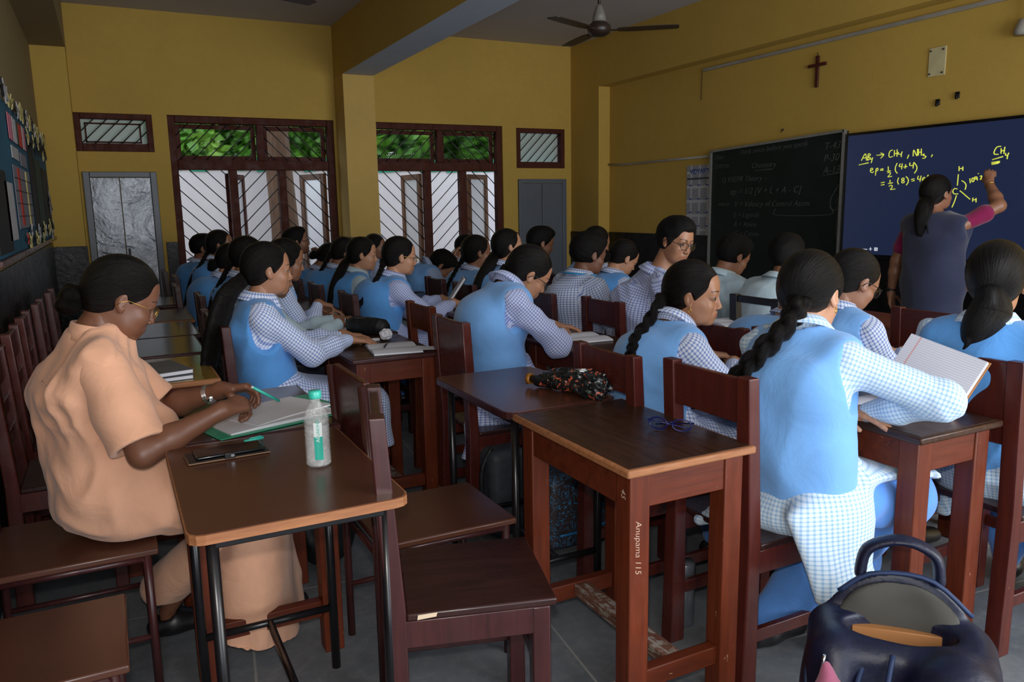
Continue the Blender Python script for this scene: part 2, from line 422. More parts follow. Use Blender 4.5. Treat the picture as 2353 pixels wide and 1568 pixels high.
def desk(x0, x1, y0, y1, label, kind='wood', top=None, side=None, rz=0.0, group=None, z=0.755):
    "desk standing on the floor between x0..x1, y0..y1"
    cx, cy = (x0 + x1) / 2, (y0 + y1) / 2; a, b = (x1 - x0) / 2, (y1 - y0) / 2
    r = empty('desk', (cx, cy, 0), rz, label, 'desk', group or 'desks standing in rows across the classroom')
    th = .022
    top = top or (W_TOP if kind == 'wood' else W_LAM)
    if kind == 'wood':
        mb = MB(); mb.box((-a, -b, z - th), (a, b, z), .006, 1, 2); mb.box((-a + .012, -b + .012, z - .004), (a - .012, b - .012, z + .0012), 0, 0)
        mb.build('desk_top', [top, side or W_EDGE], r)
        ap = MB(); h = .095
        for lo, hi in (((-a + .03, -b + .03, z - th - h), (a - .03, -b + .05, z - th)), ((-a + .03, b - .05, z - th - h), (a - .03, b - .03, z - th)), ((-a + .03, -b + .05, z - th - h), (-a + .05, b - .05, z - th)), ((a - .05, -b + .05, z - th - h), (a - .03, b - .05, z - th))): ap.box(lo, hi, .003)
        ap.build('apron', W_REDX, r)
        for sx in (-1, 1):
            for sy in (-1, 1):
                X = sx * (a - .055); Y = sy * (b - .055)
                MB().box((X - .031, Y - .031, 0), (X + .031, Y + .031, z - th), .004).build('leg', W_RED, r)
        for sy in (-1, 1):
            MB().box((-a + .085, sy * (b - .055) - .018, .12), (a - .085, sy * (b - .055) + .018, .175), .004).build('stretcher', W_REDX, r)
        MB().box((-.028, -b + .073, .13), (.028, b - .073, .17), .004).build('stretcher', W_REDY, r)
    else:
        mb = MB()
        pts = []
        for (px_, py_) in ((-a, -b), (a, -b), (a, b), (-a, b)):
            sx = 1 if px_ > 0 else -1; sy = 1 if py_ > 0 else -1; R = .035
            arc = [(px_ - sx * R + sx * R * math.cos(q), py_ - sy * R + sy * R * math.sin(q)) for q in (0, math.pi / 6, math.pi / 3, math.pi / 2)]
            if sx * sy < 0: arc.reverse()
            pts += arc
        # go round counter-clockwise
        pts = sorted(pts, key=lambda p: math.atan2(p[1] / b, p[0] / a))
        mb.prism([(p[0], p[1], z - th) for p in pts], (0, 0, th - .001), 1)
        mb.prism([(p[0] * (1 - .004 / a), p[1] * (1 - .004 / b), z - .002) for p in pts], (0, 0, .0025), 0)
        mb.build('desk_top', [top, side or W_EDGE], r)
        for sx in (-1, 1):
            for sy in (-1, 1):
                X = sx * (a - .05); Y = sy * (b - .05)
                MB().tube([(X, Y, 0), (X, Y, z - th)], .0135, 10).build('leg', W_BLK, r)
        fr = MB()
        fr.box((-a + .05, -b + .038, z - th - .028), (a - .05, -b + .062, z - th), .003).box((-a + .05, b - .062, z - th - .028), (a - .05, b - .038, z - th), .003)
        fr.box((-a + .038, -b + .05, z - th - .028), (-a + .062, b - .05, z - th), .003).box((a - .062, -b + .05, z - th - .028), (a - .038, b - .05, z - th), .003)
        fr.build('frame', W_BLK, r)
        for sy in (-1, 1): MB().tube([(-a + .06, sy * (b - .05), .2), (a - .06, sy * (b - .05), .2)], .011, 8).build('stretcher', W_BLK, r)
        MB().tube([(0, -b + .06, .2), (0, b - .06, .2)], .011, 8).build('stretcher', W_BLK, r)
    return r

def chair(x, y, label, kind='rail', rz=0.0, mat=None, seatm=None, h=.93, w=.37, d=.40, group=None, sh=.455, seat=True):
    "x = back face, y = middle, facing +X"
    m = mat or W_MAR; r = empty('classroom_chair', (x, y, 0), rz, label, 'chair', group or 'wooden and metal chairs at the desks')
    b = w / 2; lw = .050
    lean = .022
    metal = kind in ('panel_metal',)
    for sy in (-1, 1):
        if metal:
            MB().tube([(.0, sy * (b - .014), 0), (.0, sy * (b - .014), sh), (-lean, sy * (b - .014), h - .01)], .0125, 8).build('back_leg', W_DMAR, r)
            MB().tube([(d - .02, sy * (b - .014), 0), (d - .02, sy * (b - .014), sh - .02)], .0125, 8).build('leg', W_DMAR, r)
        else:
            mb = MB(); Y0 = sy * b; Y1 = sy * (b - lw); ya, yb_ = min(Y0, Y1), max(Y0, Y1)
            mb.prism([(-.01, ya, 0), (.045, ya, 0), (.045, ya, sh), (.038 - lean, ya, h), (-lean, ya, h), (0, ya, sh)], (0, yb_ - ya, 0), 0, .004)
            mb.build('back_leg', m, r)
            MB().box((d - .05, ya, 0), (d - .005, yb_, sh - .02), .004).build('leg', m, r)
    MB().box((-.0 + (.045 if not metal else .01), -b - .002, sh - .02), (d + .012, b + .002, sh), .005).build('seat', seatm or (W_SEAT if not metal else W_LAM), r)
    if not metal:
        fr = MB(); hh = .07
        fr.box((d - .04, -b + lw, sh - .02 - hh), (d - .015, b - lw, sh - .02), .003)
        for sy in (-1, 1): fr.box((.04, sy * (b - .012) - .011, sh - .02 - hh), (d - .045, sy * (b - .012) + .011, sh - .02), .003)
        fr.build('seat_rail', m, r)
        st = MB()
        for sy in (-1, 1): st.box((.04, sy * (b - .018) - .01, .15), (d - .045, sy * (b - .018) + .01, .19), .003)
        st.box((d - .035, -b + lw, .24), (d - .02, b - lw, .28), .003); st.build('stretcher', m, r)
    else:
        fr = MB()
        for sy in (-1, 1):
            fr.tube([(0, sy * (b - .014), sh - .03), (d - .02, sy * (b - .014), sh - .03)], .010, 8)
            MB().tube([(0, sy * (b - .014), .18), (d - .02, sy * (b - .014), .18)], .009, 8).build('stretcher', W_DMAR, r)
        fr.tube([(d - .02, -b + .014, sh - .03), (d - .02, b - .014, sh - .03)], .010, 8); fr.tube([(0, -b + .014, sh - .03), (0, b - .014, sh - .03)], .010, 8)
        fr.build('seat_frame', W_DMAR, r)
    def bx(z): return -lean * (z - sh) / (h - sh)
    in_ = b - (lw if not metal else .026)
    if kind in ('rail', 'open', 'slat'):
        for z0, z1 in {'rail': ((h - .135, h - .008),), 'open': ((h - .04, h - .004),), 'slat': ((h - .115, h - .012), (h - .23, h - .18), (h - .34, h - .29))}[kind]:
            MB().prism([(bx(z0) + .008, -in_ - .004, z0), (bx(z0) + .030, -in_ - .004, z0), (bx(z1) + .030, -in_ - .004, z1), (bx(z1) + .008, -in_ - .004, z1)], (0, 2 * in_ + .008, 0), 0, .003).build('back_rail', m, r)
    else:
        z0, z1 = h - .26, h - .004
        MB().prism([(bx(z0) + .006, -in_ - .004, z0), (bx(z0) + .026, -in_ - .004, z0), (bx(z1) + .026, -in_ - .004, z1), (bx(z1) + .006, -in_ - .004, z1)], (0, 2 * in_ + .008, 0), 0, .004).build('back_panel', m, r)
        if metal:
            MB().tube([(bx(z0) + 0, -b + .014, z0), (bx(z0), b - .014, z0)], .010, 8).build('back_rail', W_DMAR, r)
    return r
# ------------------------------------------------------------ implicit-surface modelling of bodies and clothes
A_ = lambda *v: np.array(v, dtype=np.float64)
def nrm(v): return v / max(1e-9, np.linalg.norm(v))
def C_(a, b, ra, rb, w=None, s=1.0): return ('c', np.array(a, float), np.array(b, float), ra, rb, w, s)
def E_(c, r, M=None): return ('e', np.array(c, float), np.array(r, float), np.eye(3) if M is None else M)
def ev(p, x, y, z, inf=0.0):
    if p[0] == 'c':
        _, a, b, ra, rb, w, s = p
        ba = b - a; L2 = max(1e-9, ba @ ba)
        px, py, pz = x - a[0], y - a[1], z - a[2]
        t = np.clip((px * ba[0] + py * ba[1] + pz * ba[2]) / L2, 0, 1)
        qx, qy, qz = px - ba[0] * t, py - ba[1] * t, pz - ba[2] * t
        q2 = qx * qx + qy * qy + qz * qz
        if w is not None:
            qw = qx * w[0] + qy * w[1] + qz * w[2]
            q2 = q2 - qw * qw * (1 - 1 / (s * s))
        return np.sqrt(np.maximum(q2, 0)) - (ra + (rb - ra) * t) - inf
    if p[0] == 'e':
        _, c, r, M = p; r = r + inf
        px, py, pz = x - c[0], y - c[1], z - c[2]
        u = (M[0, 0] * px + M[0, 1] * py + M[0, 2] * pz); v = (M[1, 0] * px + M[1, 1] * py + M[1, 2] * pz); w = (M[2, 0] * px + M[2, 1] * py + M[2, 2] * pz)
        k0 = np.sqrt((u / r[0]) ** 2 + (v / r[1]) ** 2 + (w / r[2]) ** 2); k1 = np.sqrt((u / r[0] ** 2) ** 2 + (v / r[1] ** 2) ** 2 + (w / r[2] ** 2) ** 2)
        return k0 * (k0 - 1) / np.maximum(k1, 1e-6)
    if p[0] == 'h':   # half space, inside where n.(q-p) < 0
        _, c, n = p
        return (x - c[0]) * n[0] + (y - c[1]) * n[1] + (z - c[2]) * n[2]
    if p[0] == 'b':   # rounded box: c, half sizes, M, radius
        _, c, hs, M, rd = p
        px, py, pz = x - c[0], y - c[1], z - c[2]
        u = np.abs(M[0, 0] * px + M[0, 1] * py + M[0, 2] * pz) - hs[0] - inf; v = np.abs(M[1, 0] * px + M[1, 1] * py + M[1, 2] * pz) - hs[1] - inf; w = np.abs(M[2, 0] * px + M[2, 1] * py + M[2, 2] * pz) - hs[2] - inf
        return np.sqrt(np.maximum(u, 0) ** 2 + np.maximum(v, 0) ** 2 + np.maximum(w, 0) ** 2) + np.minimum(np.maximum(u, np.maximum(v, w)), 0) - rd
def bounds(p, m):
    if p[0] == 'c':
        r = max(p[3], p[4]) * max(1.0, p[6]) + m
        return np.minimum(p[1], p[2]) - r, np.maximum(p[1], p[2]) + r
    if p[0] == 'b': r = np.linalg.norm(p[2]) + p[4] + m; return p[1] - r, p[1] + r
    r = np.max(p[2]) + m; return p[1] - r, p[1] + r
def field(prims, h, k=0.02, inf=0.0, cuts=(), lo=None, hi=None, ck=0.004):
    "prims: list of prim or (prim, own k[, own inflation]); cuts: (prim, mode) sub / keep"
    P = []
    for p in prims:
        if isinstance(p[0], tuple): P.append((p[0], p[1] if p[1] is not None else k, (p[2] if len(p) > 2 else 0) + inf))
        else: P.append((p, k, inf))
    if lo is None:
        bb = [bounds(p, i) for p, _, i in P]
        lo = np.min([b[0] for b in bb], 0) - 2 * h; hi = np.max([b[1] for b in bb], 0) + 2 * h
    n = np.maximum(((hi - lo) / h).astype(int) + 2, 3)
    D = np.full(n, 0.06, np.float32)
    ax = [lo[i] + h * np.arange(n[i]) for i in range(3)]
    for p, kk, i in P:
        a, b = bounds(p, i + 0.03 + kk)
        i0 = np.maximum(((a - lo) / h).astype(int), 0); i1 = np.minimum(((b - lo) / h).astype(int) + 2, n)
        if (i1 <= i0).any(): continue
        sl = tuple(slice(i0[q], i1[q]) for q in range(3))
        d = ev(p, ax[0][sl[0]][:, None, None], ax[1][sl[1]][None, :, None], ax[2][sl[2]][None, None, :], i).astype(np.float32)
        o = D[sl]
        if kk > 0:
            hh = np.maximum(kk - np.abs(o - d), 0) / kk; D[sl] = np.minimum(o, d) - hh * hh * kk * 0.25
        else: D[sl] = np.minimum(o, d)
    for cu in cuts:
        p, mode = cu[0], cu[1]; kk = cu[2] if len(cu) > 2 else ck
        d = ev(p, ax[0][:, None, None], ax[1][None, :, None], ax[2][None, None, :], 0.0).astype(np.float32)
        if mode == 'sub': d = -d
        hh = np.maximum(kk - np.abs(D - d), 0) / kk; D = np.maximum(D, d) + hh * hh * kk * 0.25
    return D, lo, h
def nets(D, lo, h):
    "surface nets: quads around every sign change"
    D[0], D[-1] = .05, .05; D[:, 0], D[:, -1] = .05, .05; D[:, :, 0], D[:, :, -1] = .05, .05
    S = D < 0; n = D.shape
    acc = np.zeros((n[0] - 1, n[1] - 1, n[2] - 1), np.uint8)
    for i in (0, 1):
        for j in (0, 1):
            for k in (0, 1): acc += S[i:n[0] - 1 + i, j:n[1] - 1 + j, k:n[2] - 1 + k]
    cells = np.argwhere((acc > 0) & (acc < 8))
    if len(cells) == 0: return np.zeros((0, 3)), np.zeros((0, 4), int)
    vid = np.full(acc.shape, -1, np.int32); vid[tuple(cells.T)] = np.arange(len(cells))
    off = [(i, j, k) for i in (0, 1) for j in (0, 1) for k in (0, 1)]
    V = np.stack([D[cells[:, 0] + i, cells[:, 1] + j, cells[:, 2] + k] for i, j, k in off], 1)
    pos = np.zeros((len(cells), 3)); cnt = np.zeros(len(cells))
    for a in range(8):
        for b in range(a + 1, 8):
            if sum(abs(off[a][q] - off[b][q]) for q in range(3)) != 1: continue
            m = (V[:, a] < 0) != (V[:, b] < 0)
            t = V[m, a] / (V[m, a] - V[m, b])
            pos[m] += np.array(off[a]) + t[:, None] * (np.array(off[b]) - np.array(off[a])); cnt[m] += 1
    verts = lo + (cells + pos / cnt[:, None]) * h
    F = []
    for axn in range(3):
        sl0 = [slice(None)] * 3; sl1 = [slice(None)] * 3
        sl0[axn] = slice(0, -1); sl1[axn] = slice(1, None)
        a, b = S[tuple(sl0)], S[tuple(sl1)]
        e = np.argwhere(a != b); inside = a[tuple(e.T)]
        u, v = (axn + 1) % 3, (axn + 2) % 3
        ok = (e[:, u] > 0) & (e[:, v] > 0); e = e[ok]; inside = inside[ok]
        def g(du, dv):
            q = e.copy(); q[:, u] += du; q[:, v] += dv; return vid[q[:, 0], q[:, 1], q[:, 2]]
        q = np.stack([g(-1, -1), g(0, -1), g(0, 0), g(-1, 0)], 1)
        q[~inside] = q[~inside][:, ::-1]; F.append(q)
    F = np.concatenate(F); F = F[(F >= 0).all(1)]
    return verts, F
def relax(v, F, it=1, lam=0.5):
    for _ in range(it):
        s = np.zeros_like(v); c = np.zeros(len(v))
        for a, b in ((0, 1), (1, 2), (2, 3), (3, 0)):
            np.add.at(s, F[:, a], v[F[:, b]]); np.add.at(s, F[:, b], v[F[:, a]]); np.add.at(c, F[:, a], 1); np.add.at(c, F[:, b], 1)
        v = v + lam * (s / np.maximum(c, 1)[:, None] - v)
    return v
def normals(v, F):
    fn = np.cross(v[F[:, 2]] - v[F[:, 0]], v[F[:, 3]] - v[F[:, 1]]); n = np.zeros_like(v)
    for i in range(4): np.add.at(n, F[:, i], fn)
    return n / np.maximum(np.linalg.norm(n, axis=1), 1e-12)[:, None]
def shape(prims, h, **kw):
    rl = kw.pop('rl', 1)
    v, F = nets(*field(prims, h, **kw)); return (relax(v, F, rl) if len(v) else v), F
def folds(v, F, amp, freq, seed=0, d=None, sharp=1.0):
    "push a cloth surface in and out in warped ridges running across direction d"
    rng = np.random.RandomState(seed); n = normals(v, F); s = np.zeros(len(v))
    w = np.stack([np.sin(v @ (rng.randn(3) * freq * .35) + rng.rand() * 6) for _ in range(3)], 1) * .9
    for q in range(4):
        k = rng.randn(3)
        if d is not None:
            dd = nrm(np.array(d, float)); k = k - dd * (k @ dd) * .82
        k = nrm(k) * freq * (0.7 + 0.35 * q)
        ph = v @ k + w @ rng.randn(3) * 1.2 + rng.rand() * 6
        s += (1 - 2 * sharp * (np.sqrt(np.sin(ph) ** 2 + .06) - .24) / .79) / (1 + .5 * q)
    m = np.sin(v @ (rng.randn(3) * 5) + rng.rand() * 6) * .5 + .6
    return v + n * (s * m)[:, None] * amp * .5
def to_mesh(name, v, F, cols=None, uvs=None, smooth=True):
    me = bpy.data.meshes.new(name)
    me.vertices.add(len(v)); me.vertices.foreach_set('co', np.asarray(v, np.float32).ravel())
    me.loops.add(F.size); me.loops.foreach_set('vertex_index', np.asarray(F, np.int32).ravel())
    me.polygons.add(len(F)); me.polygons.foreach_set('loop_start', np.arange(0, F.size, F.shape[1], dtype=np.int32))
    me.polygons.foreach_set('loop_total', np.full(len(F), F.shape[1], np.int32))
    me.update(calc_edges=True)
    me.polygons.foreach_set('use_smooth', np.full(len(F), smooth))
    if cols is not None:
        ca = me.color_attributes.new('Col', 'FLOAT_COLOR', 'POINT')
        ca.data.foreach_set('color', np.concatenate([cols, np.ones((len(v), 1))], 1).astype(np.float32).ravel())
    if uvs is not None:
        uv = me.uv_layers.new(name='UVMap'); uv.data.foreach_set('uv', uv_data(uvs))
    me.validate(); return me
def uv_data(u): return np.asarray(u, np.float32).ravel()
def cloth_uv(v, F, bones):
    "bones: (a, b, ref, v0, R); every face takes its nearest bone; u runs round it, v along it"
    cen = v[F].mean(1); best = np.full(len(F), 1e9); bi = np.zeros(len(F), int)
    for i, (a, b, ref, v0, R) in enumerate(bones):
        ba = b - a; t = np.clip((cen - a) @ ba / (ba @ ba), 0, 1); d = np.linalg.norm(cen - a - t[:, None] * ba, axis=1) - R
        m = d < best; best[m] = d[m]; bi[m] = i
    uv = np.zeros((len(F), F.shape[1], 2))
    for i, (a, b, ref, v0, R) in enumerate(bones):
        m = bi == i
        if not m.any(): continue
        ax = nrm(b - a); r1 = nrm(ref - ax * (ref @ ax)); r2 = np.cross(ax, r1)
        P = v[F[m]] - a; ang = np.arctan2(P @ r2, P @ r1); ang0 = ang[:, :1]
        ang = ang0 + (ang - ang0 + np.pi) % (2 * np.pi) - np.pi
        uv[m, :, 0] = ang * R; uv[m, :, 1] = P @ ax + v0
    return uv
def join(parts):
    "parts: (v, F, cols)"
    V = []; FF = []; Cc = []; n = 0
    for v, F, c in parts:
        V.append(v); FF.append(F + n); Cc.append(c); n += len(v)
    return np.concatenate(V), np.concatenate(FF), np.concatenate(Cc)

# ------------------------------------------------------------ cloth, skin and hair materials
t = NT('skin'); at = t.node('ShaderNodeVertexColor'); at.layer_name = 'Col'; v = t.coord()
col = t.mix(t.ramp(t.noise(v, 60, 4), [(0.35, (0, 0, 0)), (0.8, (0.35, 0.35, 0.35))]), at.outputs[0], (0.06, 0.02, 0.012, 1), 'MIX')
col = t.mix(0.18, at.outputs[0], col)
t.set(color=col, rough=0.44, spec=0.45, sss=0.06); t.b.inputs['Subsurface Radius'].default_value = (0.012, 0.004, 0.002)
t.bump(t.noise(v, 350, 3), 0.12, 0.001); M_SKIN = t.m
def m_cloth(name, c, var=0.07, rough=0.85, sheen=0.25, bump=0.25, c2=None):
    if name in MATS: return MATS[name]
    t = NT(name); v = t.coord()
    n = t.noise(v, 9, 5, 0.6, 0.8)
    t.set(color=t.ramp(n, [(0.3, tuple(x * (1 - var) for x in c[:3]) + (1,)), (0.7, c)]), rough=rough, spec=0.2, sheen=sheen)
    w = t.noise(t.coord((1, 1, 1)), 700, 2); h = t.math('ADD', t.math('MULTIPLY', n, 4.0), t.math('MULTIPLY', w, 0.25))
    t.bump(h, bump, 0.006); return t.m
def m_check(name, base, line, period=0.0125, soft=0.5, fine=None):
    "woven check of two thread directions in the cloth's own coordinates"
    if name in MATS: return MATS[name]
    t = NT(name); uv = t.node('ShaderNodeUVMap'); sp = t.node('ShaderNodeSeparateXYZ'); t.lk(uv.outputs[0], sp.inputs[0])
    def stripe(o, ph=0.0, wd=0.36):
        f = t.math('FRACT', t.math('ADD', t.math('MULTIPLY', o, 1 / period), ph)); d = t.math('ABSOLUTE', t.math('SUBTRACT', f, 0.5))
        return t.ramp(d, [(wd * .5 - .03, (1, 1, 1)), (wd * .5 + .05, (0, 0, 0))])
    a = stripe(sp.outputs[0]); b = stripe(sp.outputs[1])
    s = t.math('MULTIPLY', t.math('ADD', a, b), soft)
    col = t.mix(s, base, line)
    v = t.coord(); n = t.noise(v, 10, 4, 0.6, 0.6)
    t.set(color=col, rough=0.85, spec=0.2, sheen=0.15); t.bump(n, 0.25, 0.008); return t.m
M_VEST = m_cloth('sky_blue_vest_cloth', srgb(122, 178, 240), 0.10)
M_VEST2 = m_cloth('blue_vest_cloth', srgb(92, 158, 226), 0.10)
M_SALWAR = m_cloth('blue_trouser_cloth', srgb(92, 148, 226), 0.10)
M_CHK = m_check('blue_white_check', srgb(222, 230, 246), srgb(92, 122, 190))
M_CHK2 = m_check('pale_blue_check', srgb(212, 228, 240), srgb(128, 172, 214), 0.0115, 0.45)
M_CHK3 = m_check('violet_blue_check', srgb(206, 214, 240), srgb(96, 116, 186), 0.011, 0.5)
M_PALE = m_cloth('pale_grey_blue_shirt', srgb(180, 202, 212), 0.06)
M_PALE2 = m_cloth('light_blue_shirt', srgb(170, 190, 226), 0.06)
M_DTROU = m_cloth('dark_trouser_cloth', srgb(48, 52, 66), 0.1)
M_SALMON = m_cloth('salmon_cotton', srgb(222, 168, 136), 0.07, 0.8, 0.2, 0.3)
M_MAGENTA = m_cloth('magenta_cotton', srgb(128, 24, 72), 0.1)
M_SLATE = m_cloth('slate_blue_overcoat', srgb(48, 52, 76), 0.1)
M_HAIR = None
t = NT('black_hair'); uv = t.node('ShaderNodeUVMap'); mp = t.node('ShaderNodeMapping'); mp.inputs['Scale'].default_value = (11, .8, 1); t.lk(uv.outputs[0], mp.inputs[0])
n = t.noise(mp.outputs[0], 3.5, 5, 0.7)
t.set(color=t.ramp(n, [(0.3, (0.002, 0.0015, 0.0015)), (0.75, (0.010, 0.008, 0.007))]), rough=t.ramp(n, [(0.3, (0.20,) * 3), (0.7, (0.40,) * 3)]), spec=0.17)
t.bump(n, 0.9, 0.006); M_HAIR = t.m
t = NT('short_black_hair'); v = t.coord(); n = t.noise(v, 160, 4, 0.7)
t.set(color=t.ramp(n, [(0.3, (0.003, 0.003, 0.003)), (0.75, (0.008, 0.0065, 0.006))]), rough=0.6, spec=0.14); t.bump(n, 0.8, 0.004); M_SHORT = t.m
M_SHOE = m_plain('black_shoe_leather', srgb(24, 22, 24), 0.4, 0.2, 20)
M_SOLE = m_plain('worn_grey_sole', srgb(96, 92, 86), 0.8, 0.2, 30)
M_GOLD = m_plain('gold_metal', srgb(214, 170, 80), 0.25, 0.05, 20, metal=1.0)
M_SILV = m_plain('silver_metal', srgb(200, 200, 200), 0.22, 0.05, 20, metal=1.0)
M_RIM = m_plain('black_spectacle_rim', srgb(26, 22, 20), 0.25)
t = NT('spectacle_lens'); t.set(color=(1, 1, 1, 1), rough=0.02, trans=1.0, ior=1.08, alpha=0.4); M_LENS = t.m
M_SCR = m_plain('cream_satin_ruffle', srgb(232, 214, 178), 0.35, 0.1, 30)
M_RED = m_plain('red_ribbon', srgb(176, 20, 40), 0.5)
SKIN = {'fair': (0.50, 0.25, 0.145), 'mid': (0.38, 0.18, 0.10), 'tan': (0.27, 0.12, 0.065), 'dark': (0.175, 0.072, 0.040)}

# ------------------------------------------------------------ head
def head_prims(fem=True, full=0.0, smile=False):
    s = full
    P = [(E_((-.014, 0, .030), (.094, .074, .087)), .02), (E_((.022, 0, -.018), (.062, .056 + .010 * s, .083)), .03),
         (E_((.040, 0, -.070), (.040 + .004 * s, .040 + .014 * s, .034)), .03), (E_((.064, 0, -.092), (.018, .020, .015)), .018),
         (E_((.034, .038, -.058), (.030, .014 + .010 * s, .034)), .03), (E_((.034, -.038, -.058), (.030, .014 + .010 * s, .034)), .03),
         (E_((.056, .036, -.030), (.022 + .006 * s, .020 + .004 * s, .020)), .022), (E_((.056, -.036, -.030), (.022 + .006 * s, .020 + .004 * s, .020)), .022),
         (C_((.073, -.032, .017), (.073, .032, .017), .0115, .0115), .022), (E_((.044, 0, .050), (.036, .050, .038)), .03),
         (C_((.080, 0, .010), (.0965, 0, -.030), .0060, .0078), .012), (E_((.0955, 0, -.035), (.0100, .0085, .0076)), .007),
         (E_((.089, .0115, -.0385), (.0105, .0062, .0060)), .005), (E_((.089, -.0115, -.0385), (.0105, .0062, .0060)), .005),
         (E_((.077, 0, -.062), (.014, .024, .018)), .014)]
    # lips
    for q in (-1, 1):
        P += [(C_((.0880, 0, -.0590), (.0785, q * .0215, -.0630), .0040, .0018), .003), (C_((.0868, 0, -.0685), (.0785, q * .0195, -.0645), .0052, .0020), .003)]
        P += [(E_((.0715, q * .0315, .0005), (.0135, .0170, .0135)), .006)]          # lid bulge
        # ear: shell, lobe
        R = np.array(Matrix.Rotation(q * math.radians(22), 3, 'Z') @ Matrix.Rotation(math.radians(-12), 3, 'Y')).T
        P += [(E_((-.006, q * .0775, -.004), (.0175, .0062, .0300), R), .004), (E_((.002, q * .0745, -.026), (.009, .0060, .0125), R), .005)]
    cuts = []
    for q in (-1, 1):
        cuts += [(E_((.094, q * .0125, -.048), (.004, .0035, .006)), 'sub', .003)]
        cuts += [(E_((.090, q * .0320, -.0005), (.0100, .0155, .0072)), 'sub', .0015)]
        cuts += [(E_((.000, q * .0875, -.002), (.0110, .0070, .0200)), 'sub', .004)]
        cuts += [(E_((.088, q * .0150, .0035), (.010, .008, .014)), 'sub', .012)]
    cuts += [(C_((.094, -.0185, -.0640), (.094, .0185, -.0640), .0022, .0022), 'sub', .003)]
    return P, cuts
HCACHE = {}
def head_mesh(h, fem, full, look, skin, lipred=0.35):
    key = (h, fem, full)
    if key not in HCACHE:
        P, cuts = head_prims(fem, full)
        P = P + [(C_((-.022, 0, -.055), (-.034, 0, -.135), .047 + .006 * full, .050 + .006 * full), .03)]
        v, F = shape(P, h, k=.01, cuts=cuts, rl=1)
        HCACHE[key] = (v, F)
    v, F = HCACHE[key]
    base = np.array(SKIN[skin]); c = np.tile(base, (len(v), 1))
    x, y, z = v.T
    def paint(m, colr):
        m = np.clip(m, 0, 1)[:, None]; c[:] = c * (1 - m) + np.array(colr) * m
    lip = base * np.array([.84, .62, .66]); 
    ll = 1 - np.sqrt((y / .0235) ** 2 + ((z + .0640) / .0105) ** 2); paint(np.where(x > .075, np.clip(ll * 6, 0, 1), 0) * .8, lip)
    for q in (-1, 1):
        yy = y * q
        # brow: tapering arc
        t_ = (yy - .013) / .038; arc = .0225 + .0050 * np.sin(np.clip(t_, 0, 1) * 2.5) ; wd = .0042 * (1.1 - .6 * np.clip(t_, 0, 1))
        paint(np.where((x > .045) & (t_ > 0) & (t_ < 1), np.clip((1 - np.abs(z - arc) / wd) * 2.5, 0, 1), 0) * .85, (.02, .012, .010))
        e = np.sqrt(((yy - .032) / .0185) ** 2 + ((z - .0000) / .0090) ** 2)   # lash line
        up = np.where(z > -.002, 1.0, .45); paint(np.where(x > .055, np.clip((1.12 - e) * 4, 0, 1), 0) * up * .75, base * .22)
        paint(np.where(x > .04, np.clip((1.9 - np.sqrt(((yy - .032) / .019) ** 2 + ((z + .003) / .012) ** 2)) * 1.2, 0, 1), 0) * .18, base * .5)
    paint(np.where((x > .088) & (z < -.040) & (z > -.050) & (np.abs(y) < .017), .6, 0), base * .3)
    parts = [(v, F, c)]
    # eyeballs
    bm = bmesh.new(); bmesh.ops.create_uvsphere(bm, u_segments=24, v_segments=16, radius=.0118)
    bmesh.ops.triangulate(bm, faces=bm.faces)
    ev_ = np.array([p.co[:] for p in bm.verts]); eF = np.array([[q.index for q in f.verts] for f in bm.faces]); bm.free()
    eF = np.concatenate([eF, eF[:, :1]], 1)
    # stored as quads with a repeated corner are not allowed: split each triangle by its centre instead
    tri = eF[:, :3]; nv = len(ev_); cen = ev_[tri].mean(1); mid = {}
    ab = (ev_[tri[:, 0]] + ev_[tri[:, 1]]) / 2; bc = (ev_[tri[:, 1]] + ev_[tri[:, 2]]) / 2; ca = (ev_[tri[:, 2]] + ev_[tri[:, 0]]) / 2
    n = len(tri); V2 = np.concatenate([ev_, cen, ab, bc, ca]); V2 = V2 / np.linalg.norm(V2, axis=1)[:, None] * .0118
    ic = nv + np.arange(n); ia = ic + n; ib = ia + n; id_ = ib + n
    Q = np.concatenate([np.stack([tri[:, 0], ia, ic, id_], 1), np.stack([tri[:, 1], ib, ic, ia], 1), np.stack([tri[:, 2], id_, ic, ib], 1)])
    lk = nrm(np.array(look, float))
    for q in (-1, 1):
        dd = V2 @ lk / .0118; cc = np.tile(np.array([.40, .36, .33]), (len(V2), 1))
        cc[dd > .80] = (.035, .018, .010); cc[dd > .968] = (.003, .003, .003)
        parts.append((V2 + np.array([.0745, q * .0318, -.0004]), Q, cc))
    return join(parts)
def hair_cap(h, style, vol=.010, full=0.0):
    "hair over the skull, head coordinates"
    P = [(E_((-.016, 0, .032), (.094 + vol, .074 + vol, .087 + vol)), .02)]
    cuts = []
    if style == 'man':
        P += [(E_((.030, 0, .082), (.062, .062, .036 + vol)), .03), (E_((-.05, 0, .02), (.066, .072, .085)), .02)]
        P += [(C_((.012, .074, .012), (.012, .074, -.012), .010, .008), .01), (C_((.012, -.074, .012), (.012, -.074, -.012), .010, .008), .01)]
        cuts += [(('h', A_(.074, 0, .058), nrm(A_(.80, 0, -.55))), 'keep', .012), (('h', A_(-.05, 0, -.060), nrm(A_(-.15, 0, -1.0))), 'keep', .02)]
    else:
        P += [(E_((-.055, 0, -.01), (.058, .066, .070)), .03)]
        cuts += [(('h', A_(.084, 0, .060), nrm(A_(.76, 0, -.65))), 'keep', .014), (('h', A_(-.05, 0, -.078), nrm(A_(-.1, 0, -1.0))), 'keep', .02)]
    for q in (-1, 1):
        cuts += [(E_((-.002, q * .094, -.018), (.024, .034, .036)), 'sub', .008)]
        cuts += [(E_((.075, q * .030, .030), (.030, .026, .040)), 'sub', .010)]
    return P, cuts
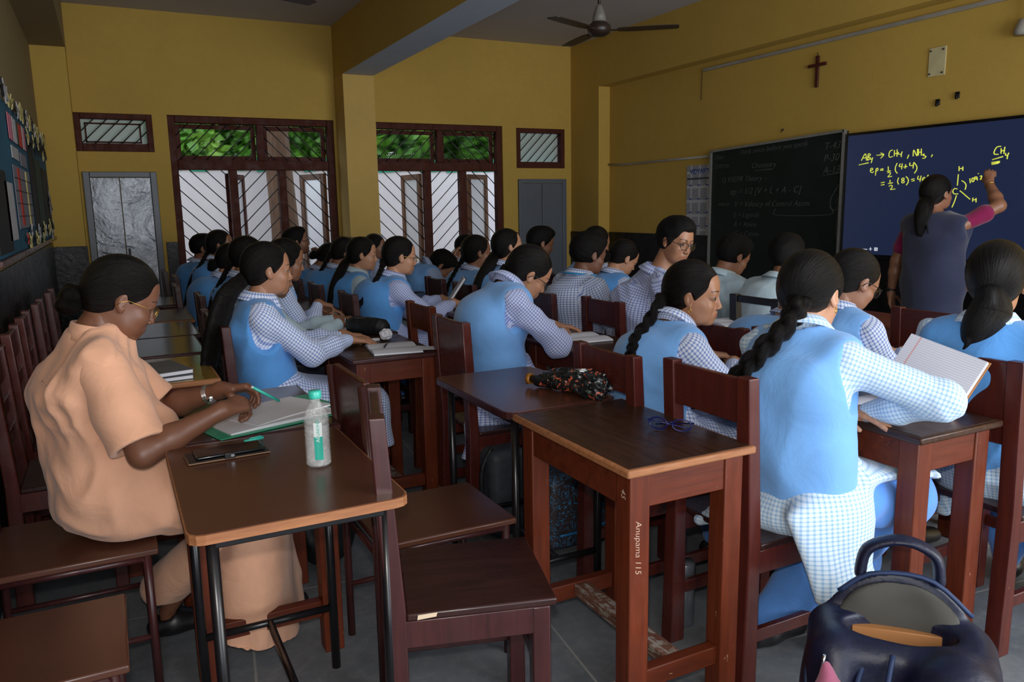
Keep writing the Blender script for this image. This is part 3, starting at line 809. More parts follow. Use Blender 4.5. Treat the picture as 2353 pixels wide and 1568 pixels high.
def hair_uv(v, F, root):
    d = nrm(np.array(root)); a = nrm(np.cross(d, A_(0, 1, 0))); b = np.cross(d, a)
    P = v[F] ; P = P / np.linalg.norm(P, axis=2, keepdims=True)
    ang = np.arctan2(P @ b, P @ a); a0 = ang[:, :1]; ang = a0 + (ang - a0 + np.pi) % (2 * np.pi) - np.pi
    return np.stack([ang / 2.0, np.arccos(np.clip(P @ d, -1, 1)) * .5], 2)
def strand_uv(v, F, path, tw=0.0):
    path = np.array(path); cen = v[F]; best = np.full(cen.shape[:2], 1e9); U = np.zeros(cen.shape[:2] + (2,)); L = 0
    ref = A_(.3, .9, .2)
    for a, b in zip(path, path[1:]):
        ba = b - a; l = np.linalg.norm(ba)
        if l < 1e-6: continue
        t = np.clip((cen - a) @ ba / (l * l), 0, 1); q = cen - a - t[..., None] * ba; d = np.linalg.norm(q, axis=2)
        ax = ba / l; r1 = nrm(ref - ax * (ref @ ax)); r2 = np.cross(ax, r1); ang = np.arctan2(q @ r2, q @ r1)
        m = d < best; best[m] = d[m]; U[m, 0] = (ang[m] / 2); U[m, 1] = (L + t[m] * l) * 3
        L += l
    a0 = U[:, :1, 0]; U[:, :, 0] = a0 + (U[:, :, 0] - a0 + np.pi / 2) % np.pi - np.pi / 2
    return U
def smooth_path(pts, n):
    pts = np.array(pts, float); m = len(pts); out = []
    for i in range(n):
        t = i / (n - 1) * (m - 1); k = min(int(t), m - 2); f = t - k
        p0 = pts[max(k - 1, 0)]; p1 = pts[k]; p2 = pts[k + 1]; p3 = pts[min(k + 2, m - 1)]
        out.append(.5 * ((2 * p1) + (-p0 + p2) * f + (2 * p0 - 5 * p1 + 4 * p2 - p3) * f * f + (-p0 + 3 * p1 - 3 * p2 + p3) * f ** 3))
    return np.array(out)
def braid_prims(path, r0, r1):
    "three strands crossing over each other along the path"
    L = np.linalg.norm(np.diff(path, axis=0), axis=1).sum(); turns = L / (r0 * 4.4); n = int(turns * 10) + 8
    p = smooth_path(path, n); P = []; tg = np.gradient(p, axis=0); tg /= np.linalg.norm(tg, axis=1)[:, None]
    s = np.cross(tg, A_(1, 0, .15)); s /= np.linalg.norm(s, axis=1)[:, None]; o = np.cross(tg, s)
    t = np.linspace(0, 1, n); r = (r0 + (r1 - r0) * t)[:, None]; ph0 = 2 * np.pi * turns * t
    for k in range(3):
        ph = (ph0 + k * 2 * np.pi / 3)[:, None]; q = p + s * r * .58 * np.sin(ph) + o * r * .34 * np.sin(2 * ph)
        for i in range(n - 1): P.append((C_(q[i], q[i + 1], r[i, 0] * .50, r[i + 1, 0] * .50), r0 * .05))
    return P
def collar_mesh(N, nk, f, rin=.060, rout=.086, hgt=.036, gap=.42, stand=False):
    "folded shirt collar round the neck axis nk, open at the front f"
    a = nrm(nk); e1 = nrm(f - a * (f @ a)); e2 = np.cross(a, e1); n = 44; V = []; U = []
    for i in range(n + 1):
        u = i / n; ang = gap + (2 * np.pi - 2 * gap) * u; fr = max(0, 1 - min(u, 1 - u) / .16) ** 2
        zf = -.018 * fr * 1.2 - .010 * (1 + math.cos(ang)) * .5; ro = rout + .010 * fr
        if stand: pr = [(rin, -.014), (rin - .003, hgt - .002), (rin - .001, hgt), (rin + .002, hgt), (rin + .004, hgt - .002), (rin + .009, .0), (rin + .012, -.014), (rin + .006, -.016)]
        else: pr = [(rin, -.012), (rin - .002, hgt - .004), (rin + .001, hgt + .001), (rin + .006, hgt), (ro + .003, .004 + zf), (ro, zf), (rin + .008, hgt - .012), (rin + .006, -.012)]
        for k, (r, z) in enumerate(pr):
            V.append(N + a * z + (e1 * math.cos(ang) + e2 * math.sin(ang) * 1.08) * r + e1 * (zf * -.5)); U.append((ang * .075, (k if k < 4 else 8 - k) * .012 + z))
    V = np.array(V); U = np.array(U); F = []
    for i in range(n):
        for k in range(8):
            k2 = (k + 1) % 8; F.append((i * 8 + k, i * 8 + k2, (i + 1) * 8 + k2, (i + 1) * 8 + k))
    for o_, rev in ((0, 0), (n * 8, 1)):
        for q in ((0, 1, 2, 7), (7, 2, 3, 6), (6, 3, 4, 5)): F.append(tuple(o_ + j for j in (q if rev else q[::-1])))
    F = np.array(F); return V, F, U[F]
# ------------------------------------------------------------ hands and arms
def hand_prims(W, d, n, side, s=1.0, curl=(.5, .6, .7, .8), thumb=.5, spread=.08):
    "W wrist, d towards the fingers, n out of the back of the hand, side +1 = left"
    d = nrm(d); n = nrm(n - d * (n @ d)); l = np.cross(d, n) * side    # l points to the thumb side
    P = []; kn = []
    for i, (o, L) in enumerate(((.027, .086), (.009, .090), (-.010, .086), (-.027, .079))):
        k = W + (d * L + l * o + n * (.004 - .0016 * (i - 1) ** 2)) * s; kn.append(k)
        P.append((C_(W + (l * o * .55 + d * .012) * s, k, .0135 * s, .0112 * s), .014 * s))
    for i, (k, L3) in enumerate(zip(kn, ((.040, .025, .020), (.044, .028, .021), (.041, .026, .020), (.032, .020, .018)))):
        c = curl[i]; a = c * .9; dd = d * math.cos(spread * (1.5 - i)) + l * math.sin(spread * (1.5 - i)); p = k; r = .0094 * s if i < 3 else .0084 * s
        for j, L in enumerate(L3):
            fd = dd * math.cos(a) - n * math.sin(a); q = p + fd * L * s
            P.append((C_(p, q, r, r * .90), .0035 * s)); p = q; r *= .92; a += c * (1.15 if j == 0 else .75)
    b = W + (l * .020 + d * .018 - n * .004) * s; td = nrm(d * .62 + l * .75 - n * (.25 + .4 * thumb)); m = b + td * .042 * s
    P.append((C_(b, m, .0150 * s, .0115 * s), .016 * s))
    td2 = nrm(d * .9 + l * (.42 - .55 * thumb) - n * (.22 + .35 * thumb)); e = m + td2 * .031 * s; P.append((C_(m, e, .0112 * s, .0098 * s), .004 * s))
    td3 = nrm(d * .95 + l * (.22 - .7 * thumb) - n * .3); P.append((C_(e, e + td3 * .024 * s, .0098 * s, .0078 * s), .003 * s))
    return P
def ik(S, W, hint, l1, l2):
    d = W - S; L = np.linalg.norm(d)
    if L > (l1 + l2) * .995: W = S + d / L * (l1 + l2) * .995; d = W - S; L = np.linalg.norm(d)
    a = (l1 * l1 - l2 * l2 + L * L) / (2 * L); hgt = math.sqrt(max(l1 * l1 - a * a, 1e-6)); u = d / L
    h = nrm(hint - u * (hint @ u)); return S + u * a + h * hgt, W
# ------------------------------------------------------------ a whole person
UP = A_(0, 0, 1)
LV = {0: (.0019, .0030, .0060), 1: (.0026, .0040, .0080), 2: (.0038, .0060, .0120)}
FM = {}
def person(label, hc, face, pel, yaw=0.0, hands=None, lvl=1, fem=True, skin='mid', hair=('braid',), top='vest', chk=None, vest=None,
           b=1.0, sw=.160, full=0.0, look=(1, 0, 0), glasses=None, hs=1.0, neck=None, legs=True, seed=0, slouch=.04, knees=None, group='pupils at their desks',
           sleeve=1.0, hint=None, bust=True, extra=None, hairvol=.010, earring=False, skirt='kurta', feet=None, hemz=None, curl=None, braidr=.025):
    hh, ha, hcl = LV[lvl]; chk = chk or M_CHK; vest = vest or M_VEST
    hc = A_(*hc); y, p, r = [math.radians(q) for q in face]
    R = np.array(Matrix.Rotation(y, 3, 'Z') @ Matrix.Rotation(p, 3, 'Y') @ Matrix.Rotation(r, 3, 'X'))
    yb = math.radians(yaw); f = A_(math.cos(yb), math.sin(yb), 0); l = A_(-math.sin(yb), math.cos(yb), 0)
    P = A_(*pel); HW = lambda q: hc + R @ (np.array(q) * hs)
    hb = HW((-.026, 0, -.070)); N = A_(*neck) if neck is not None else hb - f * .030 + UP * -.070
    sp = N - P; Wt = P + sp * .28 - f * slouch * .5; Cc = P + sp * .68 - f * slouch * .8
    up = nrm(sp); Sh = {s: N + l * s * sw - UP * .060 + f * .005 - (f * .0) for s in (1, -1)}
    org = Vector((P[0], P[1], 0.0)); O3 = np.array(org)
    trunk = [C_(P, Wt, .120 * b, .104 * b, l, 1.34), C_(Wt, Cc, .104 * b, .110 * b, l, 1.36), C_(Cc, N - UP * .075, .110 * b, .072 * b, l, 1.45),
             C_(Sh[1] - l * .02, Sh[-1] + l * .02, .052 * b, .052 * b), C_(N - UP * .03, Sh[1] - l * .05, .052, .050), C_(N - UP * .03, Sh[-1] + l * .05, .052, .050)]
    if fem and bust: trunk += [E_(Cc + f * .088 * b + l * s * .058 - UP * .015, (.050 * b, .056 * b, .054 * b)) for s in (1, -1)]
    neckp = C_(N - UP * .04, hb, .056 + .006 * full, .049 + .006 * full)
    # arms
    arms = {}; bparts = []; l1, l2 = .262 * hs, .232 * hs
    for s in (1, -1):
        hd = (hands or {}).get(s)
        if hd is None: W = P + f * .30 + l * s * .10 + UP * .20; d, n = f * .9 - l * s * .4, UP; cu = (.4, .45, .5, .55); th = .4
        else: W, d, n = A_(*hd[0]), nrm(A_(*hd[1])), A_(*hd[2]); cu = hd[3] if len(hd) > 3 else (.4, .45, .5, .55); th = hd[4] if len(hd) > 4 else .5
        hn = A_(*hint[s]) if hint and s in hint else (l * s * .6 - UP * 1.0 - f * .3)
        E, W = ik(Sh[s], W, hn, l1, l2); ref = nrm(np.cross(E - Sh[s], W - E) + l * 1e-4)
        arms[s] = (Sh[s], E, W, ref, d)
        ap = [(C_(Sh[s], E, .044 * b, .036 * b), .03), (C_(E, E + (W - E) * .35, .037 * b, .036 * b), .02), (C_(E + (W - E) * .35, W, .036 * b, .0235), .02), (C_(W, W + d * .02, .0235, .020), .02)]
        hp = hand_prims(W, d, n, s * 1, .92 * hs * (1.0 if fem else 1.07), cu, th)
        v, F = shape(ap + hp, ha, k=.02); bparts.append((v, F))
        if skirt == 'x': pass
    # legs
    kz = .50; hips = {s: P + l * s * .085 - UP * .015 for s in (1, -1)}; kn = {}; an = {}
    for s in (1, -1):
        kn[s] = A_(*knees[s]) if knees else hips[s] + f * .40 + l * s * .03 + UP * (kz - hips[s][2])
        an[s] = A_(*feet[s]) if feet else A_(kn[s][0], kn[s][1], .085) - f * .06
    lp = []
    for s in (1, -1):
        lp += [(C_(hips[s], kn[s], .082 * b, .056 * b), .03), (C_(kn[s], an[s], .054, .036), .02), (C_(an[s] - UP * .03, an[s] + f * .13 - UP * .055, .032, .026), .02)]
    tv, tF = shape([(q, .04) for q in trunk] + [(neckp, .03)] + (lp if legs else [(C_(hips[s], kn[s], .08 * b, .055 * b), .03) for s in (1, -1)]), max(.010, hcl), inf=-.010)
    hv, hF, hcol = head_mesh(hh, fem, full, look, skin)
    hv = hc + (hv * hs) @ R.T
    base = np.array(SKIN[skin]); bp = [(hv, hF, hcol), (tv, tF, np.tile(base, (len(tv), 1)))]
    # neck at a finer grid so that it joins the head softly
    nv, nF = shape([(neckp, .02), (C_(N - UP * .06, N - UP * .03, .075, .06, l, 1.3), .05)], ha * 1.3); bp.append((nv, nF, np.tile(base, (len(nv), 1))))
    for v, F in bparts: bp.append((v, F, np.tile(base * .97, (len(v), 1))))
    V, F, Cl = join(bp)
    me = to_mesh('person', V - O3, F, Cl); body = link('person', me, M_SKIN); body.location = org; tag(body, label, 'person', group)
    def child(name, v, F, mat, uv=None):
        return link(name, to_mesh(name, v - O3, F, None, uv), mat, body)
    # ---- hair
    kind = hair[0]
    if kind != 'none':
        hp, hcuts = hair_cap(hh, 'man' if kind == 'man' else 'w', hairvol, full)
        v, F = shape(hp, hh * 1.25, k=.02, cuts=hcuts)
        root = {'man': (.3, 0, 1)}.get(kind, (-.9, 0, -.45))
        uv = hair_uv(v, F, root)
        if kind == 'man':
            rng = np.random.RandomState(seed); n_ = normals(v, F); w_ = sum(np.sin(v @ (rng.randn(3) * 90) + rng.rand() * 6) for _ in range(5)); v = v + n_ * (w_ * .0005)[:, None] + n_ * .001
        ho = child('hair', hc + (v * hs) @ R.T, F, M_SHORT if kind == 'man' else M_HAIR, uv)
        def hchild(name, v, F, mat, uv=None): return link(name, to_mesh(name, v - O3, F, None, uv), mat, ho)
        nape = HW((-.100, 0, -.035))
        if kind == 'bun':
            bc = HW((-.122, 0, -.055)); rr = hair[1] if len(hair) > 1 else .05
            P_ = [(E_(bc, (rr, rr, rr)), .01), (C_(nape, bc, .03, .03), .02)] + [(C_(bc + R @ (rr * .8 * A_(0, math.cos(a), math.sin(a))), bc + R @ (rr * .8 * A_(-.5, math.cos(a + 1.3), math.sin(a + 1.3))), .02, .02), .006) for a in (0, 1.2, 2.4, 3.6, 4.8)]
            v, F = shape(P_, hh * 1.6, k=.01); hchild('hair_bun', v, F, M_HAIR, strand_uv(v, F, [bc + A_(0, .08, 0), bc - A_(0, .08, 0)]))
        elif kind in ('braid', 'braids'):
            for path in hair[1:]:
                pth = smooth_path([HW(path[0]) if path[0] is not None else nape] + [A_(*q) for q in path[1:]], 24)
                v, F = shape([(C_(HW((-.07, 0, -.02)), pth[1], .036, .026), .02)] + braid_prims(pth, braidr, braidr * .58), hh * 1.7, k=.006)
                hchild('braid', v, F, M_HAIR, strand_uv(v, F, pth))
        elif kind == 'pony':
            pth = smooth_path([nape] + [A_(*q) for q in hair[1]], 16); r0 = hair[2] if len(hair) > 2 else .036; prs = [(C_(HW((-.07, 0, -.01)), pth[0], .045, .032), .03)]
            rng = np.random.RandomState(seed + 5)
            for i in range(15):
                t0 = i / 15; rr = (r0 * (.75 + .6 * math.sin(min(1, t0 * 1.4) * 2.4)) * (1 - .55 * t0 ** 3)); prs.append((C_(pth[i], pth[i + 1], rr, rr), .01))
            if len(hair) > 3:      # curls falling from the ponytail
                for w in range(hair[3]):
                    k0 = 8 + w % 7; o = rng.randn(3) * r0 * .5; dr = nrm(A_(rng.rand() * .25, rng.randn() * .8, -1.0)); q0 = pth[k0] + o; ln = .10 + .06 * rng.rand(); c1 = nrm(np.cross(dr, rng.randn(3))); c2 = np.cross(dr, c1); amp = .012 + .010 * rng.rand(); tw = 5 + 3 * rng.rand()
                    pts = [q0 + dr * ln * j / 14 + (c1 * math.cos(tw * j / 14) + c2 * math.sin(tw * j / 14)) * amp * (j / 14) ** .7 * 1.6 for j in range(15)]
                    prs += [(C_(pts[j], pts[j + 1], .0085 - .0005 * j, .0080 - .0005 * j), .004) for j in range(14)]
            for w in range(0 if len(hair) > 3 else 6):   # loose locks
                o = rng.randn(3) * r0 * .55; prs.append((C_(pth[9] + o * .5, pth[15] + o * 1.5 + (pth[15] - pth[13]) * rng.rand() * 1.2, r0 * .35, .004), .012))
            v, F = shape(prs, hh * 1.7, k=.01); n_ = normals(v, F); uvv = strand_uv(v, F, pth)
            hchild('ponytail', v, F, M_HAIR, uvv)
    # ---- clothes
    bT = (P - up * .1, N, f, 0.0, .13)
    abon = []
    for s in (1, -1):
        S, E, W, ref, d = arms[s]; abon += [(S, E, ref, 0.0, .05), (E, W, ref, np.linalg.norm(E - S), .045)]
    nk = nrm(nrm(hb - N) + nrm(sp) * .9)
    def sleeves(full_len, inf, cuffr=.030):
        out = []
        for s in (1, -1):
            S, E, W, ref, d = arms[s]
            if full_len >= 1:
                We = E + (W - E) * .95
                out += [(C_(S, E, .052 * b + inf, .050 * b + inf), .03), (C_(E, E + (We - E) * .6, .050 * b + inf, .044 * b + inf), .03), (C_(E + (We - E) * .6, We, .044 * b + inf, cuffr + inf * .5), .02)]
            else: out += [(C_(S, S + (E - S) * full_len, .054 * b + inf, .060 * b + inf), .03)]
        return out
    fa = .010 if lvl == 0 else .007
    if top in ('vest', 'shirt', 'kurta'):
        sl = sleeves(sleeve, .004 if fem else .008)
        tr = [(q, .04, .012 if top == 'vest' else .020) for q in trunk]
        cuts = [(C_(N - nk * .02, N + nk * .1, .060 + .006 * full, .058 + .006 * full), 'sub', .004), (('h', P - UP * (.05 if top != 'shirt' else .10), -UP), 'keep', .004)]
        v, F = shape(tr + sl, hcl, k=.03, cuts=cuts); v = folds(v, F, fa, 26, seed)
        so = child('shirt', v, F, chk, cloth_uv(v, F, [bT] + abon))
        # folded collar
        v, F, U = collar_mesh(N + nk * .010, nk, f, .058 + .004 * full, .092, .038)
        link('collar', to_mesh('collar', v - O3, F, None, U), chk, so)
    if top == 'vest':
        cuts = [(C_(N - UP * .02, N + nk * .1, .074, .080, l, 1.10), 'sub', .012), (C_(N + f * .09, Cc + f * .16 + UP * .06, .05, .004), 'sub', .006), (('h', P - UP * (hemz if hemz else .03) , -UP), 'keep', .01)]
        for s in (1, -1): cuts.append((E_(Sh[s] + l * s * .040 - UP * .035 - f * .0, (.070, .058, .105)), 'sub', .008))
        tr = [(q, .05, .024) for q in trunk[:3]] + [(C_(Sh[1] - l * .035, Sh[-1] + l * .035, .052 * b, .052 * b), .05, .020), (trunk[4], .04, .020), (trunk[5], .04, .020)] + [(q, .05, .020) for q in trunk[6:]]
        v, F = shape(tr, hcl, k=.05, cuts=cuts); v = folds(v, F, fa * 1.1, 14, seed + 3, up * .6 + f * .4)
        child('vest', v, F, vest)
    if skirt in ('kurta', 'trousers', 'panel'):
        if skirt == 'panel':
            Kp = [(C_(P - UP * .03, P + up * .08, .128 * b, .11 * b, l, 1.36), .06, .016)] + extra(P, f, l, hips, kn)
            v, F = shape(Kp, hcl, k=.06); v = folds(v, F, .012, 16, seed + 9, UP)
            child('tunic_skirt', v, F, chk, cloth_uv(v, F, [(P - UP * .25, P + up * .15, f, 0.0, .15)]))
        if skirt == 'kurta':
            Kp = [(C_(P - UP * .01, P + up * .08, .125 * b, .11 * b, l, 1.36), .06, .016)]; km = {s: kn[s] for s in (1, -1)}
            for s in (1, -1):
                Kp += [(C_(hips[s], km[s] + f * .01, .088 * b, .066 * b), .09, .018)]
                Kp += [(C_(km[s] + f * .025 - UP * .0, km[s] + f * .055 - UP * .20, .050, .055), .07, .012)]
            Kp += [(C_((hips[1] + hips[-1]) / 2, (km[1] + km[-1]) / 2, .07 * b, .05 * b, l, 1.5), .08, .02), (C_((km[1] + km[-1]) / 2 + f * .02, (km[1] + km[-1]) / 2 + f * .05 - UP * .2, .045, .04, l, 1.9), .08, .012)]
            if extra: Kp += extra(P, f, l, hips, kn)
            v, F = shape(Kp, hcl, k=.08, cuts=[(('h', A_(0, 0, kn[1][2] - .20), -UP), 'keep', .006)]); v = folds(v, F, .012, 18, seed + 9, UP)
            child('tunic_skirt', v, F, chk, cloth_uv(v, F, [(P - UP * .05, P + up * .15, f, 0.0, .13), (hips[1], km[1], UP, 0, .08), (hips[-1], km[-1], UP, 0, .08), (km[1] + f * .03, km[1] + f * .05 - UP * .25, f, .4, .06), (km[-1] + f * .03, km[-1] + f * .05 - UP * .25, f, .4, .06)]))
        Sp = []
        for s in (1, -1):
            if skirt == 'trousers': Sp += [(C_(hips[s], kn[s], .090 * b, .066), .05), (C_(kn[s], an[s] + UP * .02, .066, .052), .04)]
            else: Sp += [(C_(hips[s], kn[s], (.080 if skirt == 'kurta' else .098) * b, .066 if skirt == 'kurta' else .082), .04), (C_(kn[s], an[s] + (kn[s] - an[s]) * .3, .070, .085), .05), (C_(an[s] + (kn[s] - an[s]) * .3, an[s] + UP * .01, .085, .050), .05)]
        if skirt == 'trousers': Sp += [(C_(P, P + up * .04, .118 * b, .112 * b, l, 1.36), .06, .014)]
        v, F = shape(Sp, hcl, k=.05); v = folds(v, F, .010, 22, seed + 11, UP)
        child('trousers', v, F, M_DTROU if skirt == 'trousers' else M_SALWAR)
    if legs:
        for s in (1, -1):
            a = an[s]
            v, F = shape([(C_(a - UP * .045 - f * .03, a - UP * .035 + f * .02, .036, .040), .02), (C_(a - UP * .04 + f * .02, a - UP * .055 + f * .15, .040, .032, l, 1.15), .03)], max(hcl, .007), cuts=[(('h', A_(0, 0, .006), -UP), 'keep', .003), (C_(a, a + UP * .1, .034, .05), 'sub', .004)])
            so = child('shoe', v, F, M_SHOE)
    if glasses:
        M4 = Matrix([list(R[i] * hs) + [hc[i] - O3[i]] for i in range(3)] + [[0, 0, 0, 1]])
        mat, rr, tr_ = glasses[:3]; gx = .104; lens = None
        g = MB()
        for q in (-1, 1):
            cy_ = q * .0335; pts = [(gx - .010 * (abs(cy_ + rr * math.cos(a)) / .05) ** 2, cy_ + rr * math.cos(a) * 1.08, -.006 + rr * .92 * math.sin(a)) for a in [k * math.pi / 12 for k in range(24)]]
            g.tube(pts, tr_, 6, closed=True)
            g.tube([(gx - .012, q * (.0335 + rr * 1.08), .002), (.080, q * .0770, .004), (.010, q * .0830, .006), (-.006, q * .0845, -.004), (-.014, q * .083, -.018)], tr_ * .9, 6)
        g.tube([(gx, -.0335 + rr * 1.05, .000), (gx + .004, 0, .004), (gx, .0335 - rr * 1.05, .000)], tr_, 6)
        for v_ in g.bm.verts: v_.co = M4 @ v_.co
        go = g.build('spectacles', mat, body)
        for q in (-1, 1):
            g = MB(); cy_ = q * .0335; g.poly([(gx - .010 * (abs(cy_ + rr * math.cos(a)) / .05) ** 2, cy_ + rr * math.cos(a) * 1.06, -.006 + rr * .9 * math.sin(a)) for a in [k * math.pi / 10 for k in range(20)]])
            for v_ in g.bm.verts: v_.co = M4 @ v_.co
            g.build('lens', M_LENS, go, recalc=False)
    if earring:
        M4 = Matrix([list(R[i] * hs) + [hc[i] - O3[i]] for i in range(3)] + [[0, 0, 0, 1]])
        for q in (-1, 1):
            g = MB(); g.ball((.006, q * .083, -.038), .0032, sub=1).tube([(.006 + .006 * math.sin(a), q * .083, -.046 + .006 * math.cos(a)) for a in [k * math.pi / 5 for k in range(10)]], .0010, 5, closed=True)
            for v_ in g.bm.verts: v_.co = M4 @ v_.co
            g.build('earring', M_GOLD, body)
    info = dict(body=body, N=N, P=P, f=f, l=l, arms=arms, Sh=Sh, Cc=Cc, HW=HW, R=R, O3=O3, child=child, Wt=Wt, kn=kn, an=an, hips=hips, trunk=trunk, up=up, nk=nk)
    return info
# ------------------------------------------------------------ the pupils and the two women
def desk_hands(P, f=(1, 0), z=.79, reach=.36):
    pass
GR = 'pupils in blue uniforms at their desks'
def side_drape(dx, dl, z0, z1, r0, r1, s=1.6):
    "an extra loose panel of the tunic hanging beside the seat"
    def e(P, f, l, hips, kn):
        a = A_(P[0], P[1], z0) + f * dx[0] + l * dl; b_ = A_(P[0], P[1], z1) + f * dx[1] + l * (dl * 1.08)
        return [(C_(a, b_, r0, r1, f, s), .05, .0)]
    return e
# -- woman observing, in salmon habit
def nun():
    kn = {1: A_(.30, 2.66, .52), -1: A_(.29, 2.46, .52)}; ft = {1: A_(.34, 2.66, .085), -1: A_(.06, 2.70, .085)}
    i = person('woman in salmon tunic and gold-rimmed spectacles writing on a clipboard with a teal pen', (.022, 2.585, 1.150), (2, 27, 0), (-.045, 2.60, .59), yaw=4, lvl=0, skin='dark', hair=('bun', .033), top='none',
               b=1.06, sw=.155, full=1.0, glasses=(M_GOLD, .0195, .0010), slouch=.05, knees=kn, feet=ft, skirt='none', group=None, seed=3, earring=False,
               hands={-1: ((.245, 2.335, .835), (.80, .52, .06), (.10, -.45, .85), (.55, .85, 1.0, 1.05), .9), 1: ((.27, 2.545, .850), (.90, -.30, .05), (.0, .30, .95), (.6, .8, .95, 1.0), .8)},
               hint={-1: A_(-.35, -.45, -1.0), 1: A_(-.2, .5, -1)}, legs=True)
    P, N, f, l, arms, Sh, kn, an, hips, up, Cc, ch, nk = [i[k] for k in ('P', 'N', 'f', 'l', 'arms', 'Sh', 'kn', 'an', 'hips', 'up', 'Cc', 'child', 'nk')]
    sl = []
    for s in (1, -1):
        S, E, W, ref, d = arms[s]; e = S + (E - S) * .86
        sl += [(C_(S, S + (E - S) * .5, .068, .070), .035), (C_(S + (E - S) * .5, e, .070, .082), .03)]
        sl += []
    tr = [(q, .05, .022) for q in i['trunk']] + [(E_(P + UP * .10 + f * .06, (.165, .195, .15)), .06), (E_(P - f * .0 + UP * .0, (.170, .215, .115)), .08)]
    tr += [(C_(hips[s], kn[s], .105, .085), .08, .02) for s in (1, -1)]
    cuts = [(C_(N - nk * .02, N + nk * .1, .068, .062), 'sub', .010), (('h', A_(0, 0, .455), -UP), 'keep', .01)]
    v, F = shape(tr + [(C_(Sh[s_], Sh[s_] + (arms[s_][1] - Sh[s_]) * .35, .068, .064), .035) for s_ in (1, -1)] + [], .0055, k=.03, cuts=cuts)
    v = folds(v, F, .020, 12, 5, A_(.6, -.1, .9)); v = folds(v, F, .009, 26, 8, A_(.9, 0, .5))
    tn = ch('tunic', v, F, M_SALMON); v, F, U = collar_mesh(N + nk * .020, nk, f, .064, .09, .034, .12, True); ch('collar', v, F, M_SALMON)
    for s in (1, -1):
        S, E, W, ref, d = arms[s]; a = nrm(E - S); q = S + (E - S) * .90
        v, F = shape([(C_(S + a * .0, S + (E - S) * .5, .070, .073), .035), (C_(S + (E - S) * .5, S + (E - S) * 1.02, .073, .080), .03)], .005, cuts=[(('h', q, a), 'keep', .003), (C_(q - a * .05, q + a * .06, .050, .068), 'sub', .003)])
        v = folds(v, F, .007, 16, 15 + s, a); ch('sleeve', v, F, M_SALMON)
    # patch pocket, collar trim
    # long skirt: over the lap and down to the floor
    mid = (kn[1] + kn[-1]) / 2
    K = [(C_(hips[s], kn[s], .100, .088), .09, .014) for s in (1, -1)] + [(C_(mid + f * .03, A_(mid[0] + .02, mid[1], -.10), .105, .145, l, 1.35), .08), (C_(kn[-1] + f * .03, A_(.25, 2.45, -.08), .10, .11), .07), (C_(kn[1] + f * .05, A_(.43, 2.68, -.08), .09, .10), .07)]
    v, F = shape(K, .0065, k=.08, cuts=[(('h', A_(.30, 2.5, .055), nrm(A_(-.28, 0, -1.0))), 'keep', .008)])
    v = folds(v, F, .020, 14, 12, A_(.15, 0, 1.0)); v = folds(v, F, .005, 34, 13, A_(.2, 0, 1)); ch('skirt', v, F, M_SALMON)
    a = an[-1]; kk = kn[-1]
    v, F = shape([(C_(kk - UP * .1 - f * .05, a + UP * .09, .07, .075), .04)], .007, k=.04, cuts=[(('h', A_(0, 0, .135), -UP), 'keep', .004)]); v = folds(v, F, .006, 26, 4, UP); ch('trouser_leg', v, F, M_SALMON)
    # wrist watch, ring, pen in the hand
    S, E, W, ref, d = arms[1]; ax = nrm(W - E); c = W - ax * .045; u = nrm(np.cross(ax, UP)); w_ = np.cross(u, ax); O = i['O3']
    g = MB(); ring = [Vector(c + (u * math.cos(q) + w_ * math.sin(q)) * .0285 - O) for q in [k * math.pi / 14 for k in range(28)]]
    for o in (-.006, -.002, .002, .006): g.tube([p + Vector(ax * o) for p in ring], .0022, 5, closed=True)
    wt = g.build('watch', M_SILV, i['body']); g = MB(); Mz = Matrix.LocRotScale(Vector(c - u * .030 * 0 + (w_ * .2 - u * 1.0) * 0 + (-w_ * .0 + nrm(A_(.1, -.75, -.35)) * .031) - O), Vector(nrm(A_(.1, -.75, -.35))).to_track_quat('Z', 'Y'), None)
    g.lathe([(.0, -.004), (.0150, -.004), (.0165, 0), (.0150, .004), (.0, .0042)], n=20)
    for v_ in g.bm.verts: v_.co = Mz @ v_.co
    g.build('watch_case', M_SILV, wt)
    return i
nun_i = nun()
